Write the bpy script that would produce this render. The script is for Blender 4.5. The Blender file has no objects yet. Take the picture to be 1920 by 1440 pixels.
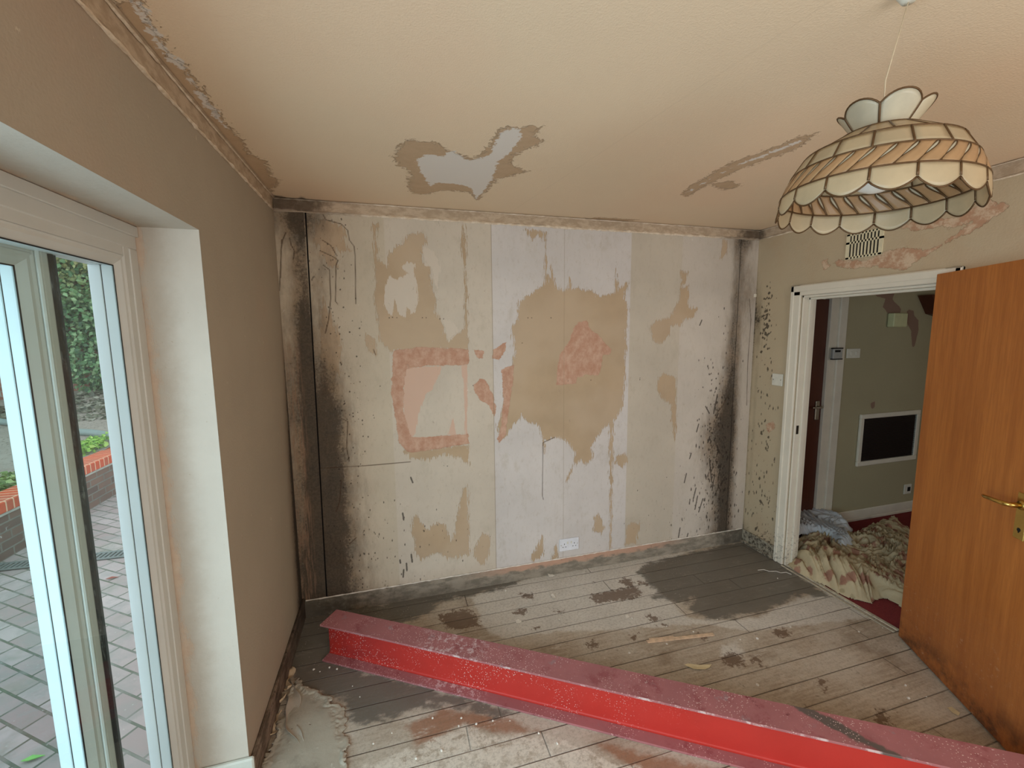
import bpy, math, random
import numpy as np
from mathutils import Vector, Matrix
random.seed(7); RNG = np.random.default_rng(7)
S = bpy.context.scene; COL = S.collection
W, D, H = 3.22, 4.6, 2.4            # room: x 0..W, y 0 (far wall)..-D, z 0..H

# ---------------------------------------------------------------- camera
CAM = Vector((.564, -2.623, 1.678)); YAW, PIT, ROLL, FPX = .2778, .1207, -.0102, 800.0
_f = Vector((math.sin(YAW)*math.cos(PIT), math.cos(YAW)*math.cos(PIT), -math.sin(PIT)))
_r0 = Vector((math.cos(YAW), -math.sin(YAW), 0)); _u0 = _r0.cross(_f)
_r = _r0*math.cos(ROLL) + _u0*math.sin(ROLL); _u = _u0*math.cos(ROLL) - _r0*math.sin(ROLL)
cd = bpy.data.cameras.new('camera'); cam = bpy.data.objects.new('camera', cd); COL.objects.link(cam)
m = Matrix((_r, _u, -_f)).transposed().to_4x4(); m.translation = CAM; cam.matrix_world = m
cd.sensor_width = 36; cd.lens = 36*FPX/1920; cd.clip_start = .02
S.camera = cam
# ---------------------------------------------------------------- look
S.view_settings.view_transform = 'Standard'; S.view_settings.look = 'None'
S.view_settings.gamma = 1; S.view_settings.exposure = 0.0; S.view_settings.use_curve_mapping = False
S.cycles.use_denoising = True; S.cycles.max_bounces = 9; S.cycles.diffuse_bounces = 5; S.cycles.use_adaptive_sampling = True; S.cycles.adaptive_threshold = .03
S.cycles.transparent_max_bounces = 16; S.cycles.caustics_reflective = False; S.cycles.caustics_refractive = False
S.cycles.sample_clamp_indirect = 8
# ---------------------------------------------------------------- sky, patio door daylight, added rear and hall fill lamps
wd = bpy.data.worlds.new('overcast_sky'); S.world = wd; wd.use_nodes = True
bg = wd.node_tree.nodes['Background']; bg.inputs[0].default_value = (.86, .94, 1.0, 1); bg.inputs[1].default_value = 1.9
def area(name, loc, target, sx, sy, power, color):
    l = bpy.data.lights.new(name, 'AREA'); l.shape = 'RECTANGLE'; l.size = sx; l.size_y = sy; l.energy = power; l.color = color
    o = bpy.data.objects.new(name, l); COL.objects.link(o); o.location = loc
    o.rotation_euler = (Vector(target)-Vector(loc)).to_track_quat('-Z', 'Y').to_euler(); return o
area('rear_fill_light', (1.9, -4.52, 1.35), (1.75, 0, .9), 2.0, 1.3, 33, (1.0, .95, .89))  # fill lamp added behind the camera; the rear window is assumed and unseen
area('daylight_patio_door', (-.33, -2.75, 1.15), (2, -1.9, .45), 1.5, 1.7, 54, (.74, .87, 1.0))  # area lamp added outside the panes out of view, standing for door daylight
area('hall_fill_light', (5.3, -3.7, 1.5), (4.5, 0, 1.0), .9, .9, 11, (1.0, .95, .86))  # added fill lamp to brighten the hall; no window is built there

# ---------------------------------------------------------------- helpers
def at(x, y, ax, v):
    """the point of the plane axis=v seen at photo position x, y"""
    d = _f + _r*((x-960)/FPX) - _u*((y-720)/FPX)
    return CAM + d*((v-CAM[ax])/d[ax])
def tag(o, label=None, cat=None, group=None, kind=None):
    for k, v in (('label', label), ('category', cat), ('group', group), ('kind', kind)):
        if v: o[k] = v
    return o
def empty(name, loc, rz=0, **k):
    o = bpy.data.objects.new(name, None); COL.objects.link(o); o.location = loc; o.rotation_euler = (0, 0, rz); o.empty_display_size = .1
    return tag(o, **k)
def copy_tree(o, parent=None):
    c = o.copy(); COL.objects.link(c); c.parent = parent
    for ch in o.children: copy_tree(ch, c)
    return c
class MB:
    def __init__(s): s.v = []; s.f = []; s.m = []
    def add(s, vs, fs, mi=0):
        b = len(s.v); s.v += [tuple(q) for q in vs]; s.f += [tuple(b+i for i in f) for f in fs]; s.m += [mi]*len(fs); return s
    def box(s, a, b, mi=0, M=None, bev=0):
        x0, y0, z0 = [min(a[i], b[i]) for i in range(3)]; x1, y1, z1 = [max(a[i], b[i]) for i in range(3)]
        if bev:
            e = min(bev, (x1-x0)/2.01, (y1-y0)/2.01, (z1-z0)/2.01); vs = []
            for z, k in ((z0, 1), (z0+e, 0), (z1-e, 0), (z1, 1)):
                X0, X1, Y0, Y1 = (x0+e*k, x1-e*k, y0+e*k, y1-e*k)
                q = e*(1-k)
                vs += [(X0+q, Y0, z), (X1-q, Y0, z), (X1, Y0+q, z), (X1, Y1-q, z), (X1-q, Y1, z), (X0+q, Y1, z), (X0, Y1-q, z), (X0, Y0+q, z)]
            fs = [tuple(range(7, -1, -1)), tuple(range(24, 32))]
            for k in range(3):
                for i in range(8): fs.append((k*8+i, k*8+(i+1) % 8, k*8+8+(i+1) % 8, k*8+8+i))
        else:
            vs = [(x0, y0, z0), (x1, y0, z0), (x1, y1, z0), (x0, y1, z0), (x0, y0, z1), (x1, y0, z1), (x1, y1, z1), (x0, y1, z1)]
            fs = [(3, 2, 1, 0), (4, 5, 6, 7), (0, 1, 5, 4), (1, 2, 6, 5), (2, 3, 7, 6), (3, 0, 4, 7)]
        if M is not None: vs = [M @ Vector(v) for v in vs]
        return s.add(vs, fs, mi)
    def tube(s, pts, r, n=6, mi=0, closed=False, cap=True):
        pts = [Vector(p) for p in pts]; N = len(pts); rs = r if hasattr(r, '__len__') else [r]*N; b = len(s.v); up = None
        for i, p in enumerate(pts):
            a = pts[(i-1) % N] if (i or closed) else p; c = pts[(i+1) % N] if (i < N-1 or closed) else p
            t = (c-a).normalized()
            if up is None: up = Vector((0, 0, 1)) if abs(t.z) < .9 else Vector((1, 0, 0))
            e = t.cross(up).normalized(); g = e.cross(t).normalized(); up = g
            for k in range(n):
                w = 2*math.pi*k/n; s.v.append(tuple(p+e*math.cos(w)*rs[i]+g*math.sin(w)*rs[i]))
        for i in range(N if closed else N-1):
            j = (i+1) % N
            for k in range(n): s.f.append((b+i*n+k, b+i*n+(k+1) % n, b+j*n+(k+1) % n, b+j*n+k)); s.m.append(mi)
        if cap and not closed:
            s.f += [tuple(b+k for k in range(n-1, -1, -1)), tuple(b+(N-1)*n+k for k in range(n))]; s.m += [mi, mi]
        return s
    def lathe(s, prof, c=(0, 0, 0), n=24, mi=0):
        b = len(s.v)
        for r, z in prof:
            for k in range(n): w = 2*math.pi*k/n; s.v.append((c[0]+r*math.cos(w), c[1]+r*math.sin(w), c[2]+z))
        for i in range(len(prof)-1):
            for k in range(n): s.f.append((b+i*n+k, b+i*n+(k+1) % n, b+(i+1)*n+(k+1) % n, b+(i+1)*n+k)); s.m.append(mi)
        return s
    def prism(s, poly, h0, h1, mi=0, f=lambda x, y, z: (x, y, z)):
        n = len(poly); vs = [f(x, y, h0) for x, y in poly]+[f(x, y, h1) for x, y in poly]
        return s.add(vs, [tuple(range(n-1, -1, -1)), tuple(range(n, 2*n))]+[(i, (i+1) % n, n+(i+1) % n, n+i) for i in range(n)], mi)
    def build(s, name, mats, parent=None, smooth=False, M=None, org=None):
        me = bpy.data.meshes.new(name)
        vs = s.v if org is None else [(v[0]-org[0], v[1]-org[1], v[2]-org[2]) for v in s.v]
        me.from_pydata(vs, [], s.f)
        for q in (mats if isinstance(mats, (list, tuple)) else [mats]): me.materials.append(q)
        me.polygons.foreach_set('material_index', s.m)
        if smooth: me.polygons.foreach_set('use_smooth', [True]*len(s.f))
        me.validate(); me.update()
        o = bpy.data.objects.new(name, me); COL.objects.link(o)
        if org is not None and not parent: o.location = org
        if parent: o.parent = parent
        return o
def fast_mesh(name, V, F, mat, attrs=None, smooth=False):
    me = bpy.data.meshes.new(name); V = np.asarray(V, np.float32); F = np.asarray(F, np.int32); k = F.shape[1]
    me.vertices.add(len(V)); me.vertices.foreach_set('co', V.ravel()); me.loops.add(F.size); me.loops.foreach_set('vertex_index', F.ravel())
    me.polygons.add(len(F)); me.polygons.foreach_set('loop_start', np.arange(0, F.size, k, dtype=np.int32))
    me.polygons.foreach_set('loop_total', np.full(len(F), k, np.int32))
    if smooth: me.polygons.foreach_set('use_smooth', np.ones(len(F), bool))
    me.update(calc_edges=True)
    for n, a in (attrs or {}).items():
        t = me.attributes.new(n, 'FLOAT', 'POINT'); t.data.foreach_set('value', np.asarray(a, np.float32).ravel())
    me.materials.append(mat); o = bpy.data.objects.new(name, me); COL.objects.link(o); return o
def panel(name, o, u, v, lu, lv, cu, cv, mat, attrs=None, hole=None):
    """a wall face as a fine grid; attrs maps names to functions of the (a, b) grid coordinates"""
    nu, nv = round(lu/cu), round(lv/cv); A, B = np.meshgrid(np.linspace(0, lu, nu+1), np.linspace(0, lv, nv+1), indexing='ij')
    P = np.array(o)+A[..., None]*np.array(u)+B[..., None]*np.array(v)
    I = np.arange((nu+1)*(nv+1)).reshape(nu+1, nv+1)
    F = np.stack([I[:-1, :-1], I[1:, :-1], I[1:, 1:], I[:-1, 1:]], -1)
    if hole:
        a = (A[:-1, :-1]+A[1:, 1:])/2; b = (B[:-1, :-1]+B[1:, 1:])/2
        F = F[~((a > hole[0]) & (a < hole[1]) & (b > hole[2]) & (b < hole[3]))]
    else: F = F.reshape(-1, 4)
    return fast_mesh(name, P.reshape(-1, 3), F, mat, {k: g(A, B) for k, g in (attrs or {}).items()})
def sdf(A, B, polys, far=.25):
    """signed distance to closed outlines, positive inside; polys in the same metres as A, B"""
    out = np.full(A.shape, -far)
    for P in polys:
        P = np.array(P, float); lo = P.min(0)-far; hi = P.max(0)+far
        mk = (A >= lo[0]) & (A <= hi[0]) & (B >= lo[1]) & (B <= hi[1])
        x, y = A[mk], B[mk]
        if not len(x): continue
        d = np.full(x.shape, 9.0); ins = np.zeros(x.shape, bool)
        for i in range(len(P)):
            a, b = P[i], P[(i+1) % len(P)]; e = b-a; L = (e@e)+1e-12
            t = np.clip(((x-a[0])*e[0]+(y-a[1])*e[1])/L, 0, 1)
            d = np.minimum(d, np.hypot(x-a[0]-t*e[0], y-a[1]-t*e[1]))
            if a[1] != b[1]:
                c = (a[1] > y) != (b[1] > y); ins ^= c & (x < (b[0]-a[0])*(y-a[1])/(b[1]-a[1])+a[0])
        out[mk] = np.maximum(out[mk], np.where(ins, d, -d))
    return out
def ldist(A, B, lines, far=.2):
    out = np.full(A.shape, far)
    for P in lines:
        P = np.array(P, float); mk = (A >= P[:, 0].min()-far) & (A <= P[:, 0].max()+far) & (B >= P[:, 1].min()-far) & (B <= P[:, 1].max()+far)
        x, y = A[mk], B[mk]; d = out[mk]
        for a, b in zip(P[:-1], P[1:]):
            e = b-a; t = np.clip(((x-a[0])*e[0]+(y-a[1])*e[1])/((e@e)+1e-12), 0, 1)
            d = np.minimum(d, np.hypot(x-a[0]-t*e[0], y-a[1]-t*e[1]))
        out[mk] = d
    return out
def sp(s): return [tuple(float(c) for c in p.split(',')) for p in s.split()]
def back(s): return [(at(x, y, 1, 0).x, at(x, y, 1, 0).z) for x, y in sp(s)]
def floorp(s): return [(at(x, y, 2, 0).x, -at(x, y, 2, 0).y) for x, y in sp(s)]
def ceilp(s): return [(at(x, y, 2, H).x, -at(x, y, 2, H).y) for x, y in sp(s)]
def rightp(s): return [(-at(x, y, 0, W).y, at(x, y, 0, W).z) for x, y in sp(s)]
def leftp(s): return [(-at(x, y, 0, 0).y, at(x, y, 0, 0).z) for x, y in sp(s)]
def hallp(s): return back(s)
def sm(x, a, b):
    t = np.clip((x-a)/(b-a), 0, 1); return t*t*(3-2*t)

# ---- material nodes
def srgb(r, g, b):
    f = lambda c: (c/255/12.92) if c/255 <= .04045 else ((c/255+.055)/1.055)**2.4
    return (f(r), f(g), f(b), 1)
class NT:
    def __init__(s, name, rough=.8, spec=.3):
        s.mat = bpy.data.materials.new(name); s.mat.use_nodes = True; s.t = s.mat.node_tree
        s.b = s.t.nodes['Principled BSDF']; s.b.inputs['Roughness'].default_value = rough; s.b.inputs['Specular IOR Level'].default_value = spec
        s._c = None
    def n(s, typ, **k):
        q = s.t.nodes.new(typ)
        for a, b in k.items(): setattr(q, a, b)
        return q
    def put(s, sock, v):
        if isinstance(v, bpy.types.NodeSocket): s.t.links.new(v, sock)
        elif v is not None: sock.default_value = v
    def co(s, scale=(1, 1, 1), rot=(0, 0, 0), loc=(0, 0, 0)):
        if s._c is None: s._c = s.n('ShaderNodeTexCoord').outputs['Object']
        if scale == (1, 1, 1) and rot == (0, 0, 0) and loc == (0, 0, 0): return s._c
        q = s.n('ShaderNodeMapping'); s.put(q.inputs[0], s._c); q.inputs['Scale'].default_value = scale
        q.inputs['Rotation'].default_value = rot; q.inputs['Location'].default_value = loc; return q.outputs[0]
    def noise(s, sc=5, det=4, rough=.55, vec=None, dist=0):
        q = s.n('ShaderNodeTexNoise'); s.put(q.inputs['Vector'], vec or s.co()); q.inputs['Scale'].default_value = sc
        q.inputs['Detail'].default_value = det; q.inputs['Roughness'].default_value = rough; q.inputs['Distortion'].default_value = dist
        return q.outputs[0]
    def vor(s, sc=5, vec=None, feature='F1', out=0, rnd=1):
        q = s.n('ShaderNodeTexVoronoi', feature=feature); s.put(q.inputs['Vector'], vec or s.co()); q.inputs['Scale'].default_value = sc
        q.inputs['Randomness'].default_value = rnd; return q.outputs[out]
    def attr(s, name): q = s.n('ShaderNodeAttribute', attribute_name=name); return q.outputs['Fac']
    def m(s, op, a, b=None, c=None):
        q = s.n('ShaderNodeMath', operation=op); s.put(q.inputs[0], a); s.put(q.inputs[1], b)
        if c is not None: s.put(q.inputs[2], c)
        return q.outputs[0]
    def mul(s, a, b): return s.m('MULTIPLY', a, b)
    def step(s, v, a, b, o0=0, o1=1):
        q = s.n('ShaderNodeMapRange', interpolation_type='SMOOTHSTEP'); s.put(q.inputs[0], v)
        q.inputs[1].default_value = a; q.inputs[2].default_value = b; q.inputs[3].default_value = o0; q.inputs[4].default_value = o1
        return q.outputs[0]
    def mix(s, f, a, b, mode='MIX'):
        q = s.n('ShaderNodeMix', data_type='RGBA', blend_type=mode); s.put(q.inputs['Factor'], f)
        s.put(q.inputs[6], a); s.put(q.inputs[7], b); return q.outputs[2]
    def var(s, col, amt=.12, sc=3, vec=None, det=5):
        """gentle brightness variation"""
        n = s.noise(sc, det, .6, vec); q = s.n('ShaderNodeHueSaturation'); s.put(q.inputs['Color'], col)
        s.put(q.inputs['Value'], s.step(n, .25, .75, 1-amt, 1+amt)); return q.outputs[0]
    def torn(s, name, amp=.02, w=.002, nz=None, off=0):
        """crisp ragged edge from a distance attribute"""
        nz = nz or s.noise(26, 6, .62)
        return s.step(s.m('ADD', s.attr(name), s.mul(s.m('SUBTRACT', nz, .5), amp*2)), off-w, off+w)
    def sep(s):
        q = s.n('ShaderNodeSeparateXYZ'); s.put(q.inputs[0], s.co()); return q.outputs
    def bump(s, h, dist=.002, st=1.0, nrm=None):
        q = s.n('ShaderNodeBump'); q.inputs['Strength'].default_value = st; q.inputs['Distance'].default_value = dist
        s.put(q.inputs['Height'], h); s.put(q.inputs['Normal'], nrm); return q.outputs[0]
    def end(s, col=None, nrm=None, rough=None, **k):
        if col is not None: s.put(s.b.inputs['Base Color'], col)
        if nrm is not None: s.put(s.b.inputs['Normal'], nrm)
        if rough is not None: s.put(s.b.inputs['Roughness'], rough)
        for a, b in k.items(): s.put(s.b.inputs[a.replace('_', ' ')], b)
        return s.mat
def plain(name, col, rough=.5, spec=.4, amt=.06, sc=20, bump=0, metal=0):
    t = NT(name, rough, spec); c = t.var(col, amt, sc)
    t.b.inputs['Metallic'].default_value = metal
    return t.end(c, t.bump(t.noise(60, 4), bump) if bump else None)

# ================================================================ THE ROOM SHELL
# ---------------- far wall: stripped paper, plaster repairs, black mould
TAN = [back(s) for s in (
 "590,422 600,412 616,415 640,425 650,440 645,450 656,470 645,472 630,468 632,500 614,498 600,470 588,440",
 "698,420 708,422 704,452 706,480 712,490 728,500 730,476 740,464 757,455 765,442 776,437 795,436 802,455 792,460 793,490 808,500 806,520 812,545 818,560 815,585 823,597 832,612 838,640 858,624 872,617 872,500 864,470 866,424 872,424 878,655 735,657 713,642 709,600 703,562 703,500",
 "958,615 970,600 972,570 985,558 1000,550 1010,540 1022,530 1023,450 1025,505 1029,532 1034,500 1040,528 1046,542 1055,545 1066,540 1068,522 1073,542 1085,540 1095,545 1110,545 1122,555 1140,552 1152,550 1155,505 1160,540 1170,535 1176,530 1172,560 1178,580 1175,620 1172,700 1168,760 1155,785 1135,800 1118,822 1108,840 1112,858 1098,872 1088,862 1074,876 1080,850 1072,840 1060,825 1045,820 1022,826 1021,850 1018,825 1012,800 990,790 978,778 972,790 960,800 950,815 940,825 932,800 940,780 945,740 955,700 960,690 966,660 962,640",
 "985,430 1023,435 1018,450 1008,440 1000,452",
 "1275,540 1292,535 1290,575 1307,580 1300,595 1282,600 1275,612 1262,605 1255,625 1240,645 1225,640 1218,615 1230,602 1255,595 1270,570 1274,560",
 "1277,510 1290,511 1285,530 1276,540", "1235,708 1245,700 1268,710 1268,800 1264,830 1258,760 1240,745 1232,730",
 "1115,970 1122,965 1130,978 1135,990 1125,1000 1112,995", "1172,1022 1175,988 1185,980 1200,982 1196,1000 1193,1018",
 "1017,1004 1020,1040 1000,1053 994,1050", "1041,1022 1045,1032 1048,1048 1036,1050",
 "775,968 781,965 790,980 800,995 812,983 822,980 835,985 845,1015 851,1010 855,980 862,940 870,915 876,910 880,1000 880,1040 840,1048 822,1035 790,1048 781,1040 778,1020 772,1000",
 "888,1028 896,1022 900,1005 914,1001 920,1010 915,1045 905,1060 896,1055 890,1045",
 "755,846 878,834 880,872 862,858 830,852 800,862 770,858", "1156,856 1170,850 1178,865 1166,876 1155,870",
 "1143,790 1150,782 1146,1028 1144,1028", "605,560 640,640 636,700 602,700 600,600", "600,640 632,700 625,735 604,740",
 "684,622 702,640 705,665 690,660", "1355,450 1364,452 1362,475 1352,485", "1060,905 1070,880 1074,878 1064,900",
 "600,985 640,1020 652,1060 615,1060 606,1020")]
WHT = [back(s) for s in (
 "729,518 745,524 765,512 752,500 765,492 779,495 776,508 783,540 784,560 779,585 770,588 764,576 760,595 748,590 740,560 736,594 728,588 721,570 721,545",
 "793,462 812,470 826,500 820,540 812,520 808,500 795,498", "830,600 845,600 862,620 842,640")]
PNKD = [back(s) for s in (
 "738,657 790,651 878,655 880,680 876,684 800,686 762,692 757,720 757,770 766,806 772,820 878,814 880,831 800,845 764,848 748,830 741,780 733,740 735,700",
 "940,692 964,684 962,715 955,760 948,815 936,832 932,822 940,800 944,750",
 "888,655 908,658 905,672 895,672", "925,655 938,648 950,640 948,656 936,675 922,672",
 "888,722 900,710 912,714 924,740 930,760 928,786 917,760 902,752 890,737",
 "1043,722 1045,690 1050,665 1060,650 1068,640 1075,615 1085,605 1100,600 1108,618 1125,630 1135,645 1147,655 1143,665 1130,665 1128,685 1122,705 1100,702 1082,708 1080,718 1060,722")]
PNKL = [back(s) for s in ("757,690 830,686 822,705 812,730 800,738 786,770 778,815 768,822 757,800", "864,685 876,684 876,815 872,815 870,720", "840,815 850,780 856,818")]
LIN = [back(s) for s in (
 "611,412 640,420 652,432 655,450 664,462 666,480 667,570", "600,470 622,480 634,488 630,497 629,565 633,570", "604,450 620,460 632,480",
 "606,497 610,500 618,506 620,560 616,600 610,625", "528,450 526,500 524,545", "536,436 530,450 527,470 526,520",
 "543,446 546,460 552,470 550,486", "700,655 704,665", "640,785 652,790 650,840 655,865", "640,900 637,940 630,960", "655,1020 668,1008",
 "536,386 548,392 560,384 572,394 584,386 600,392 611,412", "1366,740 1355,760 1340,780", "1405,560 1408,600 1402,680 1400,760",
 "600,878 640,876 700,872 770,866", "1040,820 1018,830 1017,930 1019,937")]
DOTS = [back(s)[0] for s in "730,596 736,595 744,596 792,596 799,596 825,598 832,598 612,595 990,596 997,596 1033,596 979,643 1065,714 1108,713 1200,709 832,873 839,874 887,723 758,970 1250,895 1200,712 713,724".split()]
SPL = [back(s) for s in ("1287,888 1283,905", "1305,915 1300,935", "1308,930 1303,955", "1316,600 1312,610", "755,962 757,975", "771,1040 773,1054", "762,1056 763,1070",
 "757,1068 756,1082", "750,1050 751,1056", "770,895 774,905", "1310,795 1306,810 ", "1331,818 1327,830", "1296,850 1293,860", "1290,1000 1287,1012", "1275,990 1272,1008",
 "1352,870 1346,900", "1340,890 1335,920", "1330,860 1334,900", "1345,740 1338,775", "1323,762 1330,775", "1344,835 1350,850", "1318,935 1310,960")]
def speck(A, B, seed, n, cx, cz, sx, sz, r0, r1, st=2.2):
    """oval mould colonies: distance-like field, positive inside"""
    g = np.random.default_rng(seed); out = np.full(A.shape, -.05)
    for _ in range(n):
        x, z = g.normal(cx, sx), g.normal(cz, sz); r = g.uniform(r0, r1)
        mk = (abs(A-x) < .06) & (abs(B-z) < .06)
        out[mk] = np.maximum(out[mk], r-np.hypot(A[mk]-x, (B[mk]-z)/st))
    return out
def mould_back(A, B):
    e = lambda x, z, sx, sz: np.exp(-((A-x)/sx)**2-((B-z)/sz)**2)
    left = (A < .145)*(.38+.32*sm(1.9-B, 0, .6))+.34*np.exp(-((A-.22)/.10)**2)*sm(1.7-B, 0, .5)+.62*np.exp(-((A-.112)/.042)**2)*(.55+.45*sm(2.3-B, .2, .7))+.62*np.exp(-((A-.19)/.08)**2)*(.6+.4*sm(2.1-B, 0, .9))+.22*np.exp(-((A-.33)/.14)**2)*sm(2.0-B, 0, .6)
    left = left+.40*e(.08, .25, .14, .4)+.28*e(.24, 1.05, .12, .42)+.25*e(.28, .45, .14, .35)+.15*e(.12, 1.45, .08, .5)+.5*e(.12, 2.3, .22, .10)+.25*e(.3, 2.05, .1, .15)
    right = .9*np.exp(-((A-3.045-.03*(B-1.2)*.4)/.075)**2)*(.75+.25*sm(1.9-B, 0, 1))
    right = right+.55*e(2.93, .95, .13, .26)+.5*e(2.96, .35, .13, .45)+.30*e(2.98, 1.3, .10, .5)+.45*e(3.17, 1.95, .06, .3)+.4*e(3.1, 2.32, .18, .07)+.35*e(2.85, .75, .2, .3)
    low = .22*np.exp(-(B-.1)/.16)*(.4+.6*sm(abs(A-1.7), .3, 1.4))
    return np.clip(left+right+low, 0, 1.3)
def spk_back(A, B):
    a = speck(A, B, 1, 230, .33, 1.15, .07, .6, .001, .005, 1.3); b = speck(A, B, 2, 340, 2.93, .92, .08, .30, .001, .0055)
    c = speck(A, B, 3, 200, 2.95, .45, .12, .22, .001, .006, 3); d = speck(A, B, 4, 150, .45, .3, .25, .2, .001, .004)
    e = speck(A, B, 5, 180, 2.75, .25, .3, .14, .001, .003); f = speck(A, B, 8, 90, .25, 2.05, .09, .2, .001, .004)
    return np.maximum.reduce([a, b, c, d, e, f])
t = NT('stripped_wall', .92, .15); X, Y, Z = t.sep()
fib = t.m('ADD', t.mul(t.noise(26, 8, .72, t.co((2.2, 1, .55))), .5), t.mul(t.noise(30, 3, .6, t.co((4.5, 1, .5), loc=(2, 0, 1))), .5))
paper = t.mix(t.step(X, .56, .565), srgb(198, 184, 164), srgb(203, 190, 174))
paper = t.mix(t.step(X, 1.187, 1.190), paper, srgb(207, 199, 194))
paper = t.mix(t.step(X, 2.155, 2.160), paper, srgb(196, 184, 168))
paper = t.mix(t.step(X, 2.555, 2.565), paper, srgb(200, 189, 177))
paper = t.var(paper, .07, 2.2); paper = t.mix(t.mul(t.step(t.noise(38, 7, .8, t.co((1, 1, .5), loc=(9, 3, 2))), .5, .72), .4), paper, srgb(168, 152, 132))
paper = t.mix(t.mul(t.step(t.noise(7, 6, .7, t.co((1, 1, .6), loc=(3, 0, 1))), .54, .7), .35), paper, srgb(176, 164, 144))
tan = t.var(srgb(184, 160, 132), .07, 4)
tan = t.mix(t.mul(t.step(t.noise(1.6, 3), .42, .62), .5), tan, srgb(196, 174, 150))
col = t.mix(t.torn('tan', .085, .003, fib), paper, tan)
col = t.mix(t.torn('wht', .045, .002, fib), col, srgb(208, 194, 178))
brush = t.noise(22, 7, .7, t.co((.9, 1, 1.5)))
col = t.mix(t.torn('pinkl', .03, .003, fib), col, srgb(209, 176, 156))
pk = t.mix(t.step(t.noise(15, 8, .76, t.co((1.3, 1, 1))), .34, .66), srgb(184, 138, 114), srgb(204, 168, 146))
col = t.mix(t.torn('pink', .022, .002, brush), col, pk)
# scraps, thin tears and pencil-grey scuffs
scr = t.step(t.noise(34, 6, .7, t.co((1, 1, .45), loc=(7, 2, 0))), .655, .675)
col = t.mix(t.mul(scr, .5), col, srgb(150, 135, 118))
scr2 = t.step(t.noise(24, 6, .72, t.co((1, 1, .8), loc=(1, 5, 3))), .675, .69)
col = t.mix(t.mul(scr2, .6), col, srgb(228, 220, 208))
col = t.mix(t.mul(t.step(t.m('ABSOLUTE', t.m('SUBTRACT', X, 1.189)), .0016, .004, 1, 0), .55), col, srgb(150, 132, 108))
col = t.mix(t.mul(t.step(t.m('ABSOLUTE', t.m('SUBTRACT', X, 1.672)), .001, .004, 1, 0), .35), col, srgb(150, 132, 108))
# mould: grey-brown bloom, then black growth broken up by noise
mo = t.attr('mould'); n1 = t.noise(14, 7, .72, t.co((1.5, 1, .5))); n2 = t.noise(70, 5, .7)
bloom = t.step(t.m('ADD', mo, t.mul(t.m('SUBTRACT', n1, .5), .9)), .12, .85)
col = t.mix(t.mul(bloom, .78), col, t.mix(t.step(t.noise(7, 6, .7), .35, .65), srgb(134, 112, 88), srgb(100, 90, 78)))
blk = t.step(t.m('ADD', t.m('ADD', mo, t.mul(t.m('SUBTRACT', n1, .5), 1.1)), t.mul(t.m('SUBTRACT', n2, .5), 1.3)), .68, 1.2)
col = t.mix(t.mul(blk, .82), col, t.mix(t.step(n2, .4, .6), srgb(50, 44, 38), srgb(74, 64, 54)))
col = t.mix(t.mul(t.step(t.m('ADD', t.attr('spk'), t.mul(t.m('SUBTRACT', n2, .5), .006)), -.001, .0015), .8), col, srgb(52, 44, 38))
col = t.mix(t.mul(t.step(t.attr('lin'), .0012, .0052, 1, 0), .75), col, srgb(72, 54, 40))
# bare streaks in the strip left of the open joint
stx = t.noise(60, 5, .7, t.co((1.4, 1, .09)))
col = t.mix(t.mul(t.mul(t.step(X, .105, .06), t.step(Z, 1.9, 1.3)), t.mul(t.step(stx, .44, .62), .75)), col, srgb(146, 116, 94))
crk = t.m('ABSOLUTE', t.m('SUBTRACT', X, t.m('ADD', .134, t.m('MULTIPLY', Z, .0098))))
col = t.mix(t.step(crk, .0022, .0048, 1, 0), col, srgb(14, 12, 11))
crk2 = t.m('ABSOLUTE', t.m('SUBTRACT', X, t.m('ADD', 3.058, t.mul(t.m('SUBTRACT', t.noise(3, 2), .5), .004))))
col = t.mix(t.mul(t.step(crk2, .0015, .004, 1, 0), .8), col, srgb(40, 34, 30))
h = t.m('ADD', t.mul(t.torn('tan', .085, .003, fib), -.6), t.mul(t.noise(90, 3), .25)); h = t.m('ADD', h, t.mul(t.torn('pink', .011, .004, brush), t.mul(brush, 2.0)))
h = t.m('SUBTRACT', h, t.mul(t.step(crk, .001, .005, 1, 0), 3))
M_back = t.end(col, t.bump(h, .0012))
dots = lambda A, B: np.maximum.reduce([np.full(A.shape, -.05)]+[.0045-np.hypot(A-x, B-z) for x, z in DOTS]+[.0052-ldist(A, B, [l]) for l in SPL])
wb = panel('wall_back', (0, 0, 0), (1, 0, 0), (0, 0, 1), W, H, .00575, .006, M_back, {
 'tan': lambda A, B: sdf(A, B, TAN, .06), 'wht': lambda A, B: sdf(A, B, WHT, .04), 'pink': lambda A, B: sdf(A, B, PNKD, .05), 'pinkl': lambda A, B: sdf(A, B, PNKL, .05),
 'mould': mould_back, 'spk': lambda A, B: np.maximum(spk_back(A, B), dots(A, B)), 'lin': lambda A, B: ldist(A, B, LIN, .03)})
tag(wb, 'far wall of stripped lining paper with tan patches, pink plaster and black mould in both corners', kind='structure')

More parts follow.
